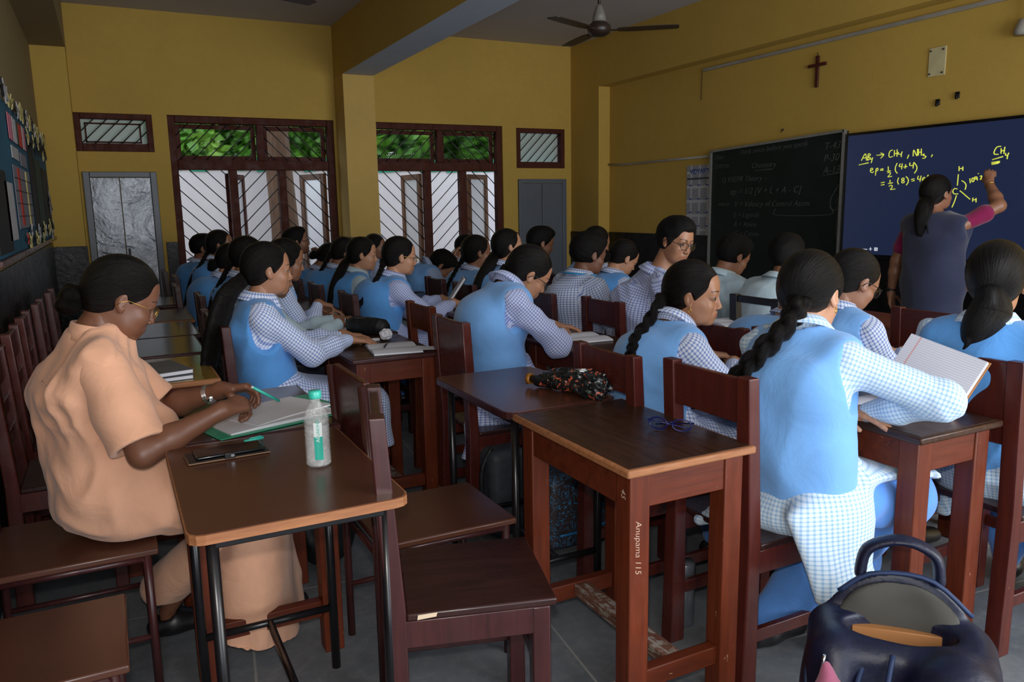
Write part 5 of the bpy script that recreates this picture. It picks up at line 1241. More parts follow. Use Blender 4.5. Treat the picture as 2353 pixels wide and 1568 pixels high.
for i0, i1 in ((0, 8), (8, 22), (22, 37), (37, 53), (53, 62), (62, len(INK))): strokes('handwriting', [[(a - 3.80, b - 1.45) for a, b in s_] for s_ in INK[i0:i1]], .0036, M_INK, r, .004)
g = MB()
g.tube([(.004, .285 + .030 * math.cos(a), -.349 + .030 * math.sin(a)) for a in [k * math.pi / 12 for k in range(24)]], .003, 5, closed=True); g.build('touch_ring', M_ICON, r)
MB().lathe([(0, 0), (.018, 0), (.018, .003), (0, .003)], (0, 0, 0), 20).build('touch_button', M_ICON, r).matrix_local = Matrix.Translation((.004, .285, -.349)) @ Matrix.Rotation(-math.pi / 2, 4, 'Y')
for y, w in ((.72, .014), (.67, .008), (.62, .028)): MB().box((.003, y - w, -.446), (.006, y + w, -.439)).build('toolbar_icon', M_ICON, r)
MB().box((.003, .547, -.441), (.006, .575, -.436)).box((.003, .558, -.452), (.006, .564, -.425)).build('toolbar_icon', M_ICON, r)
MB().box((.003, .495, -.452), (.006, .525, -.424), .004).build('toolbar_icon', M_ICON, r)
# cross, switch plate, clips, conduits
M_CROSS = m_wood('dark_red_cross_wood', srgb(58, 18, 14), srgb(84, 30, 20), 0.4)
r = empty('crucifix', (XW - .02, 5.04, 2.50), 0, 'small dark wooden cross hung high on the yellow wall', 'cross')
MB().box((0, -.017, -.135), (.016, .017, .125), .003).build('upright', M_CROSS, r); MB().box((-.002, -.098, .035), (.014, .098, .062), .003).build('crossbar', M_CROSS, r)
MB().tube([(.006, 0, .12), (.006, 0, .15)], .004, 6).build('hanging_hook', M_BAR, r)
M_PLATE = m_plain('cream_patch_paint', srgb(196, 184, 140), 0.6)
r = empty('mounting_plate', (XW - .008, 3.935, 2.40), 0, 'blank cream plate with four screws above the screen', 'plate')
MB().box((0, -.068, -.105), (.008, .068, .100), .003).build('plate', M_PLATE, r)
for y in (-.048, .052):
    for z in (-.085, .078): MB().ball((-.002, y, z), .008, sub=1).build('screw', M_BAR, r)
for y, z, tx in ((3.905, 2.105, 'small dark clip nailed left below the cream plate'), (3.755, 2.138, 'small dark clip nailed right below the cream plate')):
    tag(MB().box((XW - .014, y - .016, z - .022), (XW, y + .016, z + .022), .003).box((XW - .022, y - .006, z - .03), (XW - .008, y + .008, z + .010), .002).build('wall_clip', M_BEZ), tx, 'clip')
tag(MB().ball((XW - .006, 5.41, 2.046), .011, sub=1).tube([(XW - .006, 5.41, 2.04), (XW - .03, 5.41, 2.02)], .003, 6).build('wall_hook', M_BAR), 'tiny hook in the yellow wall above the chalkboard', 'hook')
M_PVC = m_plain('grey_pvc', srgb(150, 146, 136), 0.5)
tag(MB().box((XW - .022, 3.1, 2.715), (XW, 6.50, 2.745), .003).build('cable_channel', M_PVC), 'long pale cable channel running high above the cross', 'conduit')
tag(MB().tube([(XW - .01, 6.52, 2.72), (XW - .006, 6.53, 2.60), (XW - .006, 6.53, 2.44)], .003, 6).build('loose_wire', M_BAR), 'thin wire hanging from the left end of the cable channel', 'wire')
tag(MB().tube([(XW - .02, 8.19, 1.885), (XW - .02, 7.9, 1.868), (XW - .018, 7.2, 1.872), (XW - .018, 6.32, 1.870)], .012, 8).build('cable_pipe', M_PVC), 'grey cable pipe leading to the chalkboard from the corner column', 'pipe')
tag(MB().lathe([(0, 0), (.05, 0), (.055, .03), (.03, .10), (0, .105)], (XW - .05, 3.30, 2.46)).tube([(XW - .04, 3.30, 2.55), (XW - .04, 3.30, 2.85)], .008, 8).build('wall_lamp_holder', M_PVC), 'grey fitting on the wall at the upper right edge', 'fitting')

# ------------------------------------------------------------ ceiling fans
M_FAN = m_plain('dark_brown_fan', srgb(44, 32, 26), 0.4)
M_FANG = m_plain('grey_fan_canopy', srgb(120, 116, 108), 0.5)
def fan(x, y, z, a0, label):
    r = empty('ceiling_fan', (x, y, z), math.radians(a0), label, 'fan', 'ceiling fans')
    MB().tube([(0, 0, .06), (0, 0, ZC - z - .02)], .012, 10).build('down_rod', M_FAN, r)
    MB().lathe([(.012, .19), (.026, .17), (.045, .12), (.055, .065), (.02, .06)], n=20).build('lower_canopy', M_FANG, r)
    MB().lathe([(.05, ZC - z - .001), (.05, ZC - z - .03), (.012, ZC - z - .10)], n=20).build('upper_canopy', M_FANG, r)
    MB().lathe([(.0, -.045), (.05, -.042), (.085, -.02), (.092, .01), (.085, .035), (.055, .06), (0, .062)], n=28).build('motor', M_FAN, r)
    for k in range(3):
        a = math.radians(120 * k); M = Matrix.Rotation(a, 4, 'Z') @ Matrix.Rotation(math.radians(-3), 4, 'X')
        mb = MB(); mb.box((.085, -.018, -.006), (.17, .018, 0), .002, 0, 1, M)
        n0 = []
        for xx, w in ((.14, .040), (.20, .058), (.40, .062), (.58, .055), (.60, .045)): n0.append((xx, w))
        pts = [M @ Vector((xx, -w, -.004)) for xx, w in n0] + [M @ Vector((xx, w, -.004)) for xx, w in reversed(n0)]
        mb.prism(pts, M.to_3x3() @ Vector((0, 0, .005))); mb.build('blade', M_FAN, r)
fan(3.50, 5.32, 2.72, -37, 'dark three-bladed ceiling fan, whole, near the middle of the room')
fan(.82, 5.33, 2.77, 23, 'ceiling fan at the top left of which only blade tips show')
# ------------------------------------------------------------ desks and chairs

D1 = desk(1.08, 1.50, 1.51, 2.135, 'narrow red-brown desk with worn pale edge carrying blue spectacles', top=W_TOP)
desk(1.07, 1.49, 2.145, 2.78, 'brown laminate desk with thin metal legs under the floral umbrella', 'metal', side=W_DMAR)
desk(.085, .560, 1.62, 2.295, 'brown laminate desk with black tube legs carrying the water bottle', 'metal')
desk(.10, .585, 2.31, 2.93, 'wooden desk with dark top under the green clipboard', top=W_DK, side=W_DMAR)
desk(-.08, .345, 3.20, 3.80, 'yellow varnished desk carrying two stacked books', top=W_YELL)
desk(-.06, .365, 3.84, 4.40, 'empty dark desk behind the yellow varnished one', top=W_DK, side=W_DMAR, z=.76)
desk(-.04, .40, 4.45, 5.05, 'empty dark desk third from the front along the left aisle', top=W_DK, side=W_DMAR)
desk(-.02, .43, 5.10, 5.73, 'glossy empty desk fourth from the front along the left aisle', top=W_TOP)
desk(-.0, .43, 6.00, 6.6, 'last visible desk along the left wall before the steel cupboard', top=W_DK, side=W_DMAR)
desk(.89, 1.305, 3.28, 3.90, 'red-brown desk with the open notebook and crumpled paper', side=W_DMAR)
desk(.92, 1.33, 3.95, 4.50, 'desk under the arms with blue cuffs', side=W_DMAR)
desk(.95, 1.33, 4.55, 5.05, 'desk of the pupil with the raised pen', side=W_DMAR)
desk(.95, 1.33, 5.10, 5.65, 'desk of the girl with the untidy plait', side=W_DMAR)
desk(.95, 1.33, 5.72, 6.27, 'desk of the girl with tucked-up hair', side=W_DMAR)
desk(.95, 1.33, 6.55, 7.1, 'desk of the girl with the long thin plait', side=W_DMAR)
desk(.95, 1.33, 7.2, 7.8, 'desk of the boy farthest back on the left', side=W_DMAR)
desk(1.93, 2.30, 1.335, 1.92, 'dark varnished desk with moulded edge under the leaning girl\'s elbow', side=W_TOP)
desk(1.96, 2.30, 1.97, 2.56, 'desk of the girl with the gold earring', side=W_DMAR)
desk(1.80, 2.20, 2.80, 3.42, 'desk under the white exercise book of the bent girl', side=W_DMAR)
desk(1.84, 2.22, 4.36, 4.98, 'desk with the propped notebook of the girl with the red ribbon', side=W_DMAR)
desk(1.80, 2.18, 5.10, 5.70, 'desk of the girl in pale sleeves', side=W_DMAR)
desk(1.80, 2.18, 5.78, 6.30, 'desk of the girl with bowed head beside the pillar', side=W_DMAR)
desk(2.76, 3.10, 1.90, 2.32, 'desk of the girl writing in black spectacles', side=W_DMAR)
desk(2.74, 3.10, 2.38, 2.88, 'desk in front of the hidden girl in blue vest', side=W_DMAR)
desk(2.72, 2.98, 2.90, 3.42, 'dark desk carrying the thick open book', side=W_DMAR, z=.755)
desk(2.70, 3.02, 3.58, 4.10, 'desk of the boy with the turquoise cord', side=W_DMAR)
desk(2.72, 3.08, 4.62, 5.05, 'desk of the girl looking up', side=W_DMAR)
desk(3.60, 3.98, 2.70, 3.25, 'small desk with wooden top close to the teacher', top=W_RED, side=W_RED)
desk(3.60, 3.98, 3.35, 3.95, 'desk of the reading boy in front of the chalkboard', side=W_DMAR)

CHAIR_A = chair(.553, 1.838, 'empty dark maroon chair with chipped seat edge in the middle foreground', 'rail', rz=math.radians(-16), mat=W_DMAR, w=.37, d=.40, h=.935)
chair(.605, 2.235, 'empty metal-framed chair with laminated seat behind the chipped chair', 'panel_metal', w=.37, d=.43, h=.93, sh=.45)
chair(1.505, 1.715, 'maroon wooden chair the leaning girl sits on, letters scratched beside it', 'rail', w=.37, d=.42, h=.935)
chair(1.475, 2.195, 'maroon wooden chair of the girl with the gold earring', 'rail', w=.37, d=.42, h=.92)
chair(1.285, 3.11, 'dark panel-backed chair of the bent girl in spectacles', 'panel', w=.35, d=.43, h=.93, mat=W_MAR)
chair(1.39, 3.76, 'light red-brown chair with two back rails left of the bent girl', 'rail', w=.35, h=.92, d=.40, mat=W_RED)
chair(.40, 3.56, 'dark chair of the ponytailed girl', 'rail', w=.37, h=.93, d=.42, mat=W_DMAR)
chair(2.235, 3.36, 'maroon chair behind the spectacled boy', 'rail', w=.36, h=.925, d=.40)
chair(2.14, 3.86, 'panel-backed chair behind the boy with the neck cord', 'panel', w=.34, h=.925, d=.36, mat=W_DMAR)
chair(2.33, 1.48, 'panel-backed chair behind the big ruled notebook', 'panel', w=.36, h=.93, d=.42)
chair(2.24, 2.12, 'chair of the girl writing in black spectacles', 'rail', w=.34, h=.92, d=.42)
chair(2.25, 2.50, 'chair of the girl hidden behind the plait', 'rail', w=.32, h=.90, d=.42)
chair(2.90, 2.965, 'chair with an empty black frame for a back', 'open', w=.34, h=.93, d=.38, mat=W_BLK)
chair(2.985, 3.66, 'chair of the reading boy before the chalkboard', 'panel', w=.34, h=.88, d=.38)
chair(3.12, 2.17, 'maroon chair with a flat panel near the teacher', 'panel', w=.34, h=.93, d=.38)
chair(-.385, 2.555, 'metal-framed chair under the woman in salmon', 'panel_metal', w=.40, d=.42, h=.90, sh=.452)
chair(-.455, 1.925, 'brown laminate chair in the bottom left corner', 'panel_metal', w=.36, d=.40, h=.88, sh=.45)
for k, (x, y, h, s) in enumerate(((-.40, 3.30, .92, 'first'), (-.40, 3.86, .93, 'second'), (-.40, 4.42, .93, 'third'), (-.38, 5.04, .93, 'fourth'), (-.36, 5.72, .93, 'fifth'))):
    chair(x, y, 'slat-backed empty chair against the left wall, %s behind the woman in salmon' % s, 'slat', w=.36, h=h, d=.36, mat=W_MAR)
for p, nm in ((Pa, 'boy with blue cuffs'), (Pb, 'pupil with the raised pen'), (P28, 'girl with the untidy plait'), (P27, 'girl with tucked-up hair'), (P26, 'girl with the long thin plait'), (P25, 'boy farthest back'), (P19, 'girl with the red ribbon'), (P20, 'girl in pale sleeves'), (P22, 'girl with bowed head by the pillar'),
              (P23, 'crouching pupil'), (P24, 'boy with a hand on his mouth'), (P16, 'girl looking up'), (P17, 'girl gazing right'), (P18, 'pupil bent forward'), (P14, 'head-bowed girl'), (P15, 'boy before the grey cupboard'), (P13, 'pupil behind the corded boy'), (P21, 'half hidden pupil'), (Pc, 'pupil stretching an arm')):
    chair(p['P'][0] - .205, p['P'][1], 'dark wooden chair carrying the %s' % nm, 'rail', w=.34, h=.90, d=.36, mat=W_DMAR)
# things written or chipped on the furniture
PAINT = (MB().prism([(.07, -.1878, .439), (.115, -.1878, .443), (.118, -.1878, .453), (.072, -.1878, .451)], (0, -.0008, 0), 0).build('paint_chip', W_CHIP, CHAIR_A))

M_SCR_ = m_plain('scratched_lettering', srgb(206, 180, 160), 0.8)
for txt, z, sz, m4 in (('Anupama 115', .615, .026, ((0, 1, 0, -.168), (0, 0, -1, -.2890), (-1, 0, 0, .61), (0, 0, 0, 1))), ('45', .69, .026, ((0, 0, -1, -.1862), (0, -1, 0, -.250), (-1, 0, 0, .69), (0, 0, 0, 1)))):
    cu = bpy.data.curves.new('scratched_name', 'FONT'); cu.body = txt; cu.size = sz; cu.shear = .25; cu.offset = -.0004; cu.extrude = .0002
    text_obj('scratched_name', cu, M_SCR_, D1).matrix_local = Matrix(m4)
# ------------------------------------------------------------ stationery
M_PAPER = m_plain('white_paper', srgb(214, 214, 220), 0.7, 0.03, 8)
t = NT('ruled_paper'); tc = t.node('ShaderNodeTexCoord'); sx = t.node('ShaderNodeSeparateXYZ'); t.lk(tc.outputs['Object'], sx.inputs[0])
f_ = t.math('FRACT', t.math('MULTIPLY', sx.outputs[1], 1 / .0075)); ln = t.ramp(f_, [(0.86, (0, 0, 0)), (0.90, (1, 1, 1))])
mg = t.ramp(t.math('ABSOLUTE', t.math('SUBTRACT', sx.outputs[0], -.088)), [(0.0004, (.8, .8, .8)), (0.0009, (0, 0, 0))])
mg2 = t.ramp(t.math('ABSOLUTE', t.math('SUBTRACT', sx.outputs[1], -.070)), [(0.0004, (.8, .8, .8)), (0.0009, (0, 0, 0))])
c_ = t.mix(ln, srgb(226, 226, 234), srgb(160, 172, 200)); c_ = t.mix(mg, c_, srgb(220, 130, 120)); c_ = t.mix(mg2, c_, srgb(220, 130, 120))
t.set(color=c_, rough=0.7); M_RULED = t.m
M_KRAFT = m_plain('brown_book_cover', srgb(176, 120, 70), 0.5, 0.1)
M_TEAL = m_plain('teal_plastic', srgb(60, 190, 170), 0.35, 0.04)
M_GREENF = m_plain('green_folder', srgb(40, 150, 112), 0.35, 0.06)
M_BLKF = m_plain('black_nylon', srgb(20, 22, 24), 0.55, 0.2, 40, 0.3)
M_BLKP = m_plain('black_plastic', srgb(14, 14, 16), 0.18)
M_NAVY = m_plain('navy_nylon', srgb(14, 18, 44), 0.45, 0.2, 30, 0.3)
M_CARD = m_plain('grey_cover', srgb(92, 92, 96), 0.5)
def slab(mb, w, d, h, bend=0.0, n=10, z0=0.0, mi=0):
    "page block w x d centred, top bulging like an open page"
    for i in range(n):
        pass
    top = [(-w / 2 + w * i / n, z0 + h + bend * math.sin(math.pi * min(1, i / n * 1.0)) ) for i in range(n + 1)]
    pts = [(x, -d / 2, z) for x, z in top] + [(w / 2, -d / 2, z0), (-w / 2, -d / 2, z0)]
    mb.prism(list(reversed(pts)), (0, d, 0), mi); return mb
def open_book(name, x, y, z, rz, label, w=.17, d=.24, h=.006, cover=None, page=None, tilt=0.0, group=None):
    r = empty(name, (x, y, z), math.radians(rz), label, 'notebook', group)
    for s in (-1, 1):
        mb = MB(); slab(mb, w, d, h, .008); M = Matrix.Translation((s * w / 2, 0, .002))
        for v_ in mb.bm.verts: v_.co = M @ v_.co
        mb.build('page', page or M_PAPER, r)
    MB().box((-w - .003, -d / 2 - .003, 0), (w + .003, d / 2 + .003, .002)).build('cover', cover or M_CARD, r)
    return r
ZD_ = .757
open_book('open_notebook', 1.13, 3.44, ZD_, 82, 'open blank exercise book under the ponytailed girl\'s hands', .14, .22)
tag(MB().prism([(1.20, 3.30, ZD_ + .0115), (1.32, 3.24, ZD_ + .014), (1.33, 3.30, ZD_ + .013), (1.22, 3.42, ZD_ + .0115)], (0, 0, .0008)).build('loose_sheet', M_PAPER), 'loose sheet sticking over the desk corner beside the open exercise book', 'paper')
r = empty('pencil_case', (1.17, 3.98, .757), math.radians(-62), 'black zipped pencil case with a rounded top', 'pencil case')
v, F = shape([(C_((-.10, 0, .038), (.10, 0, .040), .042, .046), .02), (E_((0, 0, .03), (.13, .05, .05)), .03)], .005, cuts=[(('h', A_(0, 0, .001), -UP), 'keep', .004)]); v = folds(v, F, .004, 40, 2)
link('pouch', to_mesh('pouch', v, F), M_BLKF, r); MB().tube([(-.12, -.02, .060), (-.05, -.024, .080), (.05, -.024, .080), (.12, -.02, .060)], .003, 6).build('zip', M_CARD, r); MB().box((-.135, -.03, .05), (-.128, -.018, .075), .001).build('zip_pull', M_SILV, r)
rng = np.random.RandomState(4)
v, F = shape([E_((0, 0, .022), (.026, .022, .022))], .003); n_ = normals(v, F); q_ = sum(np.abs(np.sin(v @ (rng.randn(3) * 160) + rng.rand() * 6)) for _ in range(4)) / 4; v = v + n_ * ((q_ - .5) * .020)[:, None]
o = link('crumpled_paper', to_mesh('crumpled_paper', v, F, smooth=False), M_PAPER); o.location = (1.17, 3.66, .772); tag(o, 'crumpled ball of white paper behind the open exercise book', 'paper')
tag(MB().box((1.105, 3.70, ZD_), (1.15, 3.722, ZD_ + .014), .003).build('eraser', M_PAPER), 'small white eraser beside the crumpled paper', 'eraser')
M_PENB = m_plain('dark_pen', srgb(40, 44, 56), 0.3)
tag(MB().tube([(1.075, 3.40, .778), (1.125, 3.51, .777)], .0042, 8).build('pen', M_PENB), 'dark pen lying across the fold of the open exercise book', 'pen')
open_book('open_notebook', 1.13, 4.70, ZD_, 80, 'open notebook under the raised pen', .14, .2)
open_book('open_notebook', 1.13, 4.30, ZD_, 84, 'open notebook behind the arms with blue cuffs', .15, .2)
# nun's desk
r = empty('clipboard', (.40, 2.52, .757), math.radians(17), 'green folder holding white papers under the writing hands', 'folder')
MB().box((-.225, -.165, 0), (.225, .155, .003), .001).build('cover', M_GREENF, r)
mb = MB(); slab(mb, .36, .25, .004, .005); M = Matrix.Translation((-.005, -.02, .003))
for v_ in mb.bm.verts: v_.co = M @ v_.co
mb.build('paper', M_PAPER, r)
mb = MB(); slab(mb, .30, .21, .003, .004); M = Matrix.Translation((.03, .00, .0085)) @ Matrix.Rotation(math.radians(12), 4, 'Z')
for v_ in mb.bm.verts: v_.co = M @ v_.co
mb.build('paper', M_PAPER, r)
r = empty('pen', (.375, 2.425, .862), 0, 'teal pen held in the writing hand', 'pen')
MB().tube([(-.028, -.012, .014), (.052, .018, -.045)], .0045, 8).build('barrel', M_TEAL, r); MB().ball((-.029, -.0124, .0145), .0047, sub=1).build('end_cap', M_PAPER, r)
r = empty('detached_pen_cap', (.315, 2.245, .757), math.radians(15), 'teal pen cap lying beside the phone', 'pen cap')
MB().tube([(-.028, 0, .005), (.028, 0, .005)], [.0042, .0052], 8).build('cap', M_TEAL, r); MB().tube([(.026, 0, .008), (.02, .0, .0115), (-.012, 0, .0105)], .0014, 6).build('clip', M_TEAL, r)
r = empty('smartphone', (.235, 2.155, .757), math.radians(3), 'black phone in an open folding case', 'phone')
M_CASE = m_plain('black_leather_case', srgb(26, 24, 24), 0.35, 0.1, 40); M_TAN = m_plain('tan_case_edge', srgb(130, 100, 76), 0.6)
MB().box((-.108, -.048, 0), (.100, .048, .0035), .0015).build('case_back', M_TAN, r); MB().box((-.106, -.046, .0036), (.098, .046, .007), .002).build('case_cover', M_CASE, r)
MB().box((-.086, -.040, .0072), (.090, .042, .0155), .004).build('phone_body', M_BLKP, r); MB().box((-.018, -.050, .002), (.010, -.036, .0175), .002).build('strap', M_CASE, r); MB().box((-.002, -.0512, .007), (.006, -.050, .013)).build('strap_button', M_SILV, r)
# water bottle
t = NT('clear_pet'); v = t.coord(); t.set(color=(0.92, 0.95, 0.95, 1), rough=0.12, spec=1.0, ior=1.5, alpha=t.ramp(t.noise(v, 70, 3, 0.7), [(0.42, (.13,) * 3), (0.70, (.42,) * 3)])); t.bump(t.noise(v, 90, 3), 0.9, 0.005); M_PET = t.m
t = NT('bottle_water'); t.set(color=(0.9, 0.93, 0.95, 1), rough=0.05, ior=1.33, alpha=.22); M_WAT = t.m
M_TEALL = m_plain('teal_label', srgb(44, 178, 156), 0.4, 0.03); M_WLAB = m_plain('white_label', srgb(226, 234, 232), 0.4, 0.03)
r = empty('water_bottle', (.428, 1.945, .757), math.radians(-100), 'small clear water bottle with a teal cap and label', 'bottle')
prof = [(.0005, .0), (.026, .0), (.031, .005)]
z = .008
while z < .108:
    prof += [(.0320, z), (.0302, z + .0045), (.0320, z + .009)]; z += .0095
prof += [(.0322, .112), (.0312, .125), (.026, .142), (.017, .158), (.0125, .165), (.0125, .172), (.0145, .173), (.0145, .1755), (.0118, .176), (.0118, .180)]
MB().lathe(prof, n=40).build('bottle_body', M_PET, r)
MB().lathe([(.001, .002), (.0285, .003), (.0295, .008), (.0295, .120), (.001, .1205)], n=32).build('water', M_WAT, r)
mb = MB(); mb.lathe([(0, .176), (.0158, .1755), (.0162, .178), (.0162, .192), (.0145, .1945), (0, .195)], n=40)
for v_ in mb.bm.verts:
    pass
mb.build('cap', M_TEAL, r)
def curved(r0, a0, a1, z0, z1, nm, mat, par, n=8):
    mb = MB(); pts = [[mb.bm.verts.new((r0 * math.cos(a0 + (a1 - a0) * i / n), r0 * math.sin(a0 + (a1 - a0) * i / n), z)) for i in range(n + 1)] for z in (z0, z1)]
    for i in range(n): mb.bm.faces.new((pts[0][i], pts[0][i + 1], pts[1][i + 1], pts[1][i])).smooth = True
    return mb.build(nm, mat, par)
curved(.0328, -.30, .35, .022, .066, 'label', M_TEALL, r); curved(.0328, -.30, .35, .066, .082, 'label', M_TEALL, r); curved(.0328, -.30, .35, .082, .118, 'label', M_WLAB, r)
def wrap_text(txt, z0, size, mat, par):
    cu = bpy.data.curves.new('lettering', 'FONT'); cu.body = txt; cu.size = size; cu.extrude = .0002
    o = text_obj('lettering', cu, mat, par)
    # reads upwards on the side that faces local +X
    o.matrix_local = Matrix(((0, 0, 1, .0334), (0, -1, 0, .0045), (1, 0, 0, z0), (0, 0, 0, 1)))
    return o
wrap_text('AQ', .068, .014, M_WLAB, r); wrap_text('UAKIND', .083, .0115, M_TEALL, r)
# books on the yellow desk
for k, (z0, dx, lab) in enumerate(((.757, 0, 'thick white-edged exercise book, lower one on the yellow desk'), (.775, -.01, 'thick white-edged exercise book with grey cover, upper one on the yellow desk'))):
    r = empty('exercise_book', (.13 + dx, 3.36 + .01 * k, z0), math.radians(8 + 7 * k), lab, 'book', 'exercise books on the yellow desk')
    MB().box((-.10, -.13, .0015), (.10, .13, .015), .001).build('pages', M_PAPER, r); MB().box((-.103, -.133, 0), (.103, .133, .0015)).box((-.103, -.133, .015), (.103, .133, .0168)).build('cover', M_CARD if k else M_PENB, r)
# umbrella with a printed cloth
t = NT('floral_umbrella_cloth'); v = t.coord(); n = t.noise(v, 34, 3, 0.6, 1.2); n2 = t.noise(v, 60, 3, 0.6, 0.8); n3 = t.noise(v, 45, 2, 0.5, 2.0)
c_ = t.mix(t.ramp(n, [(0.60, (0, 0, 0)), (0.64, (1, 1, 1))]), srgb(16, 22, 24), srgb(206, 96, 66)); c_ = t.mix(t.ramp(n2, [(0.64, (0, 0, 0)), (0.68, (1, 1, 1))]), c_, srgb(70, 120, 112)); c_ = t.mix(t.ramp(n3, [(0.70, (0, 0, 0)), (0.74, (1, 1, 1))]), c_, srgb(220, 210, 196))
t.set(color=c_, rough=0.28, spec=0.6); M_UMB = t.m
r = empty('folded_umbrella', (1.38, 2.32, .757), math.radians(-62), 'loosely folded umbrella with dark floral cloth', 'umbrella')
v, F = shape([(C_((-.10, 0, .030), (.02, .0, .036), .022, .040), .02), (C_((.02, 0, .036), (.14, -.005, .040), .042, .046), .03), (C_((.08, -.04, .026), (.17, -.06, .022), .026, .022), .02), (C_((-.06, .03, .05), (-.02, .01, .05), .02, .02), .02), (E_((.13, .0, .03), (.05, .07, .032)), .02)], .0035, cuts=[(('h', A_(0, 0, .002), -UP), 'keep', .004)])
v = folds(v, F, .012, 46, 6, A_(1, .2, 0)); v = folds(v, F, .006, 110, 7, A_(1, -.2, 0)); link('canopy', to_mesh('canopy', v, F), M_UMB, r)
g = MB().tube([(-.10, 0, .030), (-.135, .0, .028)], .014, 14); g.build('handle', M_BLKP, r)
g = MB().tube([(-.135, 0, .028), (-.150, 0, .028)], [.019, .021], 18); g.build('handle_end', m_plain('amber_plastic', srgb(150, 96, 30), 0.3), r)
MB().tube([(.165, -.01, .044), (.185, -.012, .046)], .0075, 10).build('ferrule', m_plain('grey_plastic', srgb(90, 90, 92), 0.4), r)
for k in range(4): MB().tube([(-.09, .012 * (k - 1.5), .052), (.0, .014 * (k - 1.5), .074), (.10, .018 * (k - 1.5), .084)], .0014, 5).build('rib', M_SILV, r)
tag(MB().tube([(1.385 + .018 * math.cos(a), 2.515 + .018 * math.sin(a), .763) for a in [k * math.pi / 10 for k in range(20)]], .006, 8, closed=True).build('strap_ring', M_BLKF), 'small dark ring lying beside the umbrella handle', 'ring')
# blue spectacles lying on the near desk
M_BLUEF = m_plain('dark_blue_frame', srgb(20, 24, 84), 0.2)
r = empty('spectacles', (1.385, 1.735, .757), math.radians(-52), 'dark blue spectacles lying folded on the near desk', 'spectacles')
for s in (-1, 1):
    pts = [(s * .034 + .027 * math.cos(a), 0.004 * math.cos(a) * s, .020 + .017 * math.sin(a)) for a in [k * math.pi / 12 for k in range(24)]]
    MB().tube(pts, .0024, 6, closed=True).build('rim', M_BLUEF, r); MB().poly([(p[0], p[1], p[2]) for p in pts]).build('lens', M_LENS, r, recalc=False)
    MB().tube([(s * .064, .0, .026), (s * .066, .012, .026), (s * .02, .028 + .006 * s, .016), (-s * .052, .036 + .008 * s, .004)], .0022, 6).build('temple', M_BLUEF, r)
MB().tube([(-.009, 0, .024), (0, .002, .027), (.009, 0, .024)], .002, 6).build('bridge', M_BLUEF, r)
# ruled notebook propped against the chair back
def propped(loc, U, V_, w, h, label, name='ruled_notebook', page=M_RULED, cover=M_KRAFT, th=.012):
    U = Vector(U).normalized(); V_ = Vector(V_); V_ = (V_ - U * V_.dot(U)).normalized(); Nn = U.cross(V_)
    r = empty(name, (0, 0, 0), 0, label, 'notebook'); r.matrix_world = Matrix(((U.x, V_.x, Nn.x, loc[0]), (U.y, V_.y, Nn.y, loc[1]), (U.z, V_.z, Nn.z, loc[2]), (0, 0, 0, 1)))
    MB().box((-w / 2, -h / 2, -.0005), (w / 2, h / 2, .0015)).build('page', page, r); MB().box((-w / 2, -h / 2 - .001, -th), (w / 2 + .001, h / 2, -.001), .001).build('page_block', M_PAPER, r); MB().box((-w / 2 - .004, -h / 2 - .004, -th - .003), (w / 2 + .006, h / 2 + .004, -th), .001).build('cover', cover, r)
    return r
propped((2.215, 1.520, .868), (.02, -.24, -.055), (.11, .045, .19), .245, .200, 'large ruled notebook with brown cover propped up behind the elbow')
r = open_book('open_notebook', 2.12, 1.62, ZD_, 88, 'flat lower half of the ruled notebook on the dark varnished desk', .10, .19, page=M_RULED)
propped((1.985, 4.72, .865), (-.10, -.26, 0), (.14, 0, .19), .20, .21, 'notebook with dark cover standing open before the girl with the red ribbon', page=M_PAPER, cover=M_BLKF, name='standing_notebook')
tag(MB().prism([(1.87, 4.78, .7575), (1.98, 4.86, .80), (1.99, 4.96, .82), (1.88, 4.90, .7575)], (.001, -.001, .001)).build('loose_sheet', M_PAPER), 'curled loose sheet behind the standing notebook', 'paper')
open_book('open_notebook', 2.02, 3.22, ZD_, 86, 'white exercise book on which the bent girl writes', .13, .20)
r = open_book('open_book', 2.85, 3.10, ZD_ + .012, 78, 'thick open book on the dark desk behind the girl with the gold earring', .13, .20, .016)
tag(MB().box((2.76, 2.96, ZD_), (2.95, 3.24, ZD_ + .011), .002).build('closed_book', M_PAPER), 'white closed book lying under the thick open book', 'book')
open_book('open_notebook', 2.92, 2.12, ZD_, 84, 'notebook of the girl writing in black spectacles', .12, .18)
open_book('open_notebook', 3.78, 3.66, ZD_, 80, 'notebook of the reading boy in pale shirt', .12, .18)
# steel flask on the floor
r = empty('steel_flask', (1.615, 1.93, 0), 0, 'grey steel flask standing on the floor under the maroon chair', 'flask')
M_GSTEEL = m_plain('grey_painted_steel', srgb(112, 116, 124), 0.35, 0.06, 10, metal=0.4)
MB().lathe([(0, 0), (.030, 0), (.033, .004), (.033, .165), (.030, .170), (0, .1705)], n=28).build('flask_body', M_GSTEEL, r)
MB().lathe([(0, .1706), (.031, .171), (.033, .175), (.033, .218), (.030, .224), (0, .225)], n=28).build('flask_lid', M_GSTEEL, r)
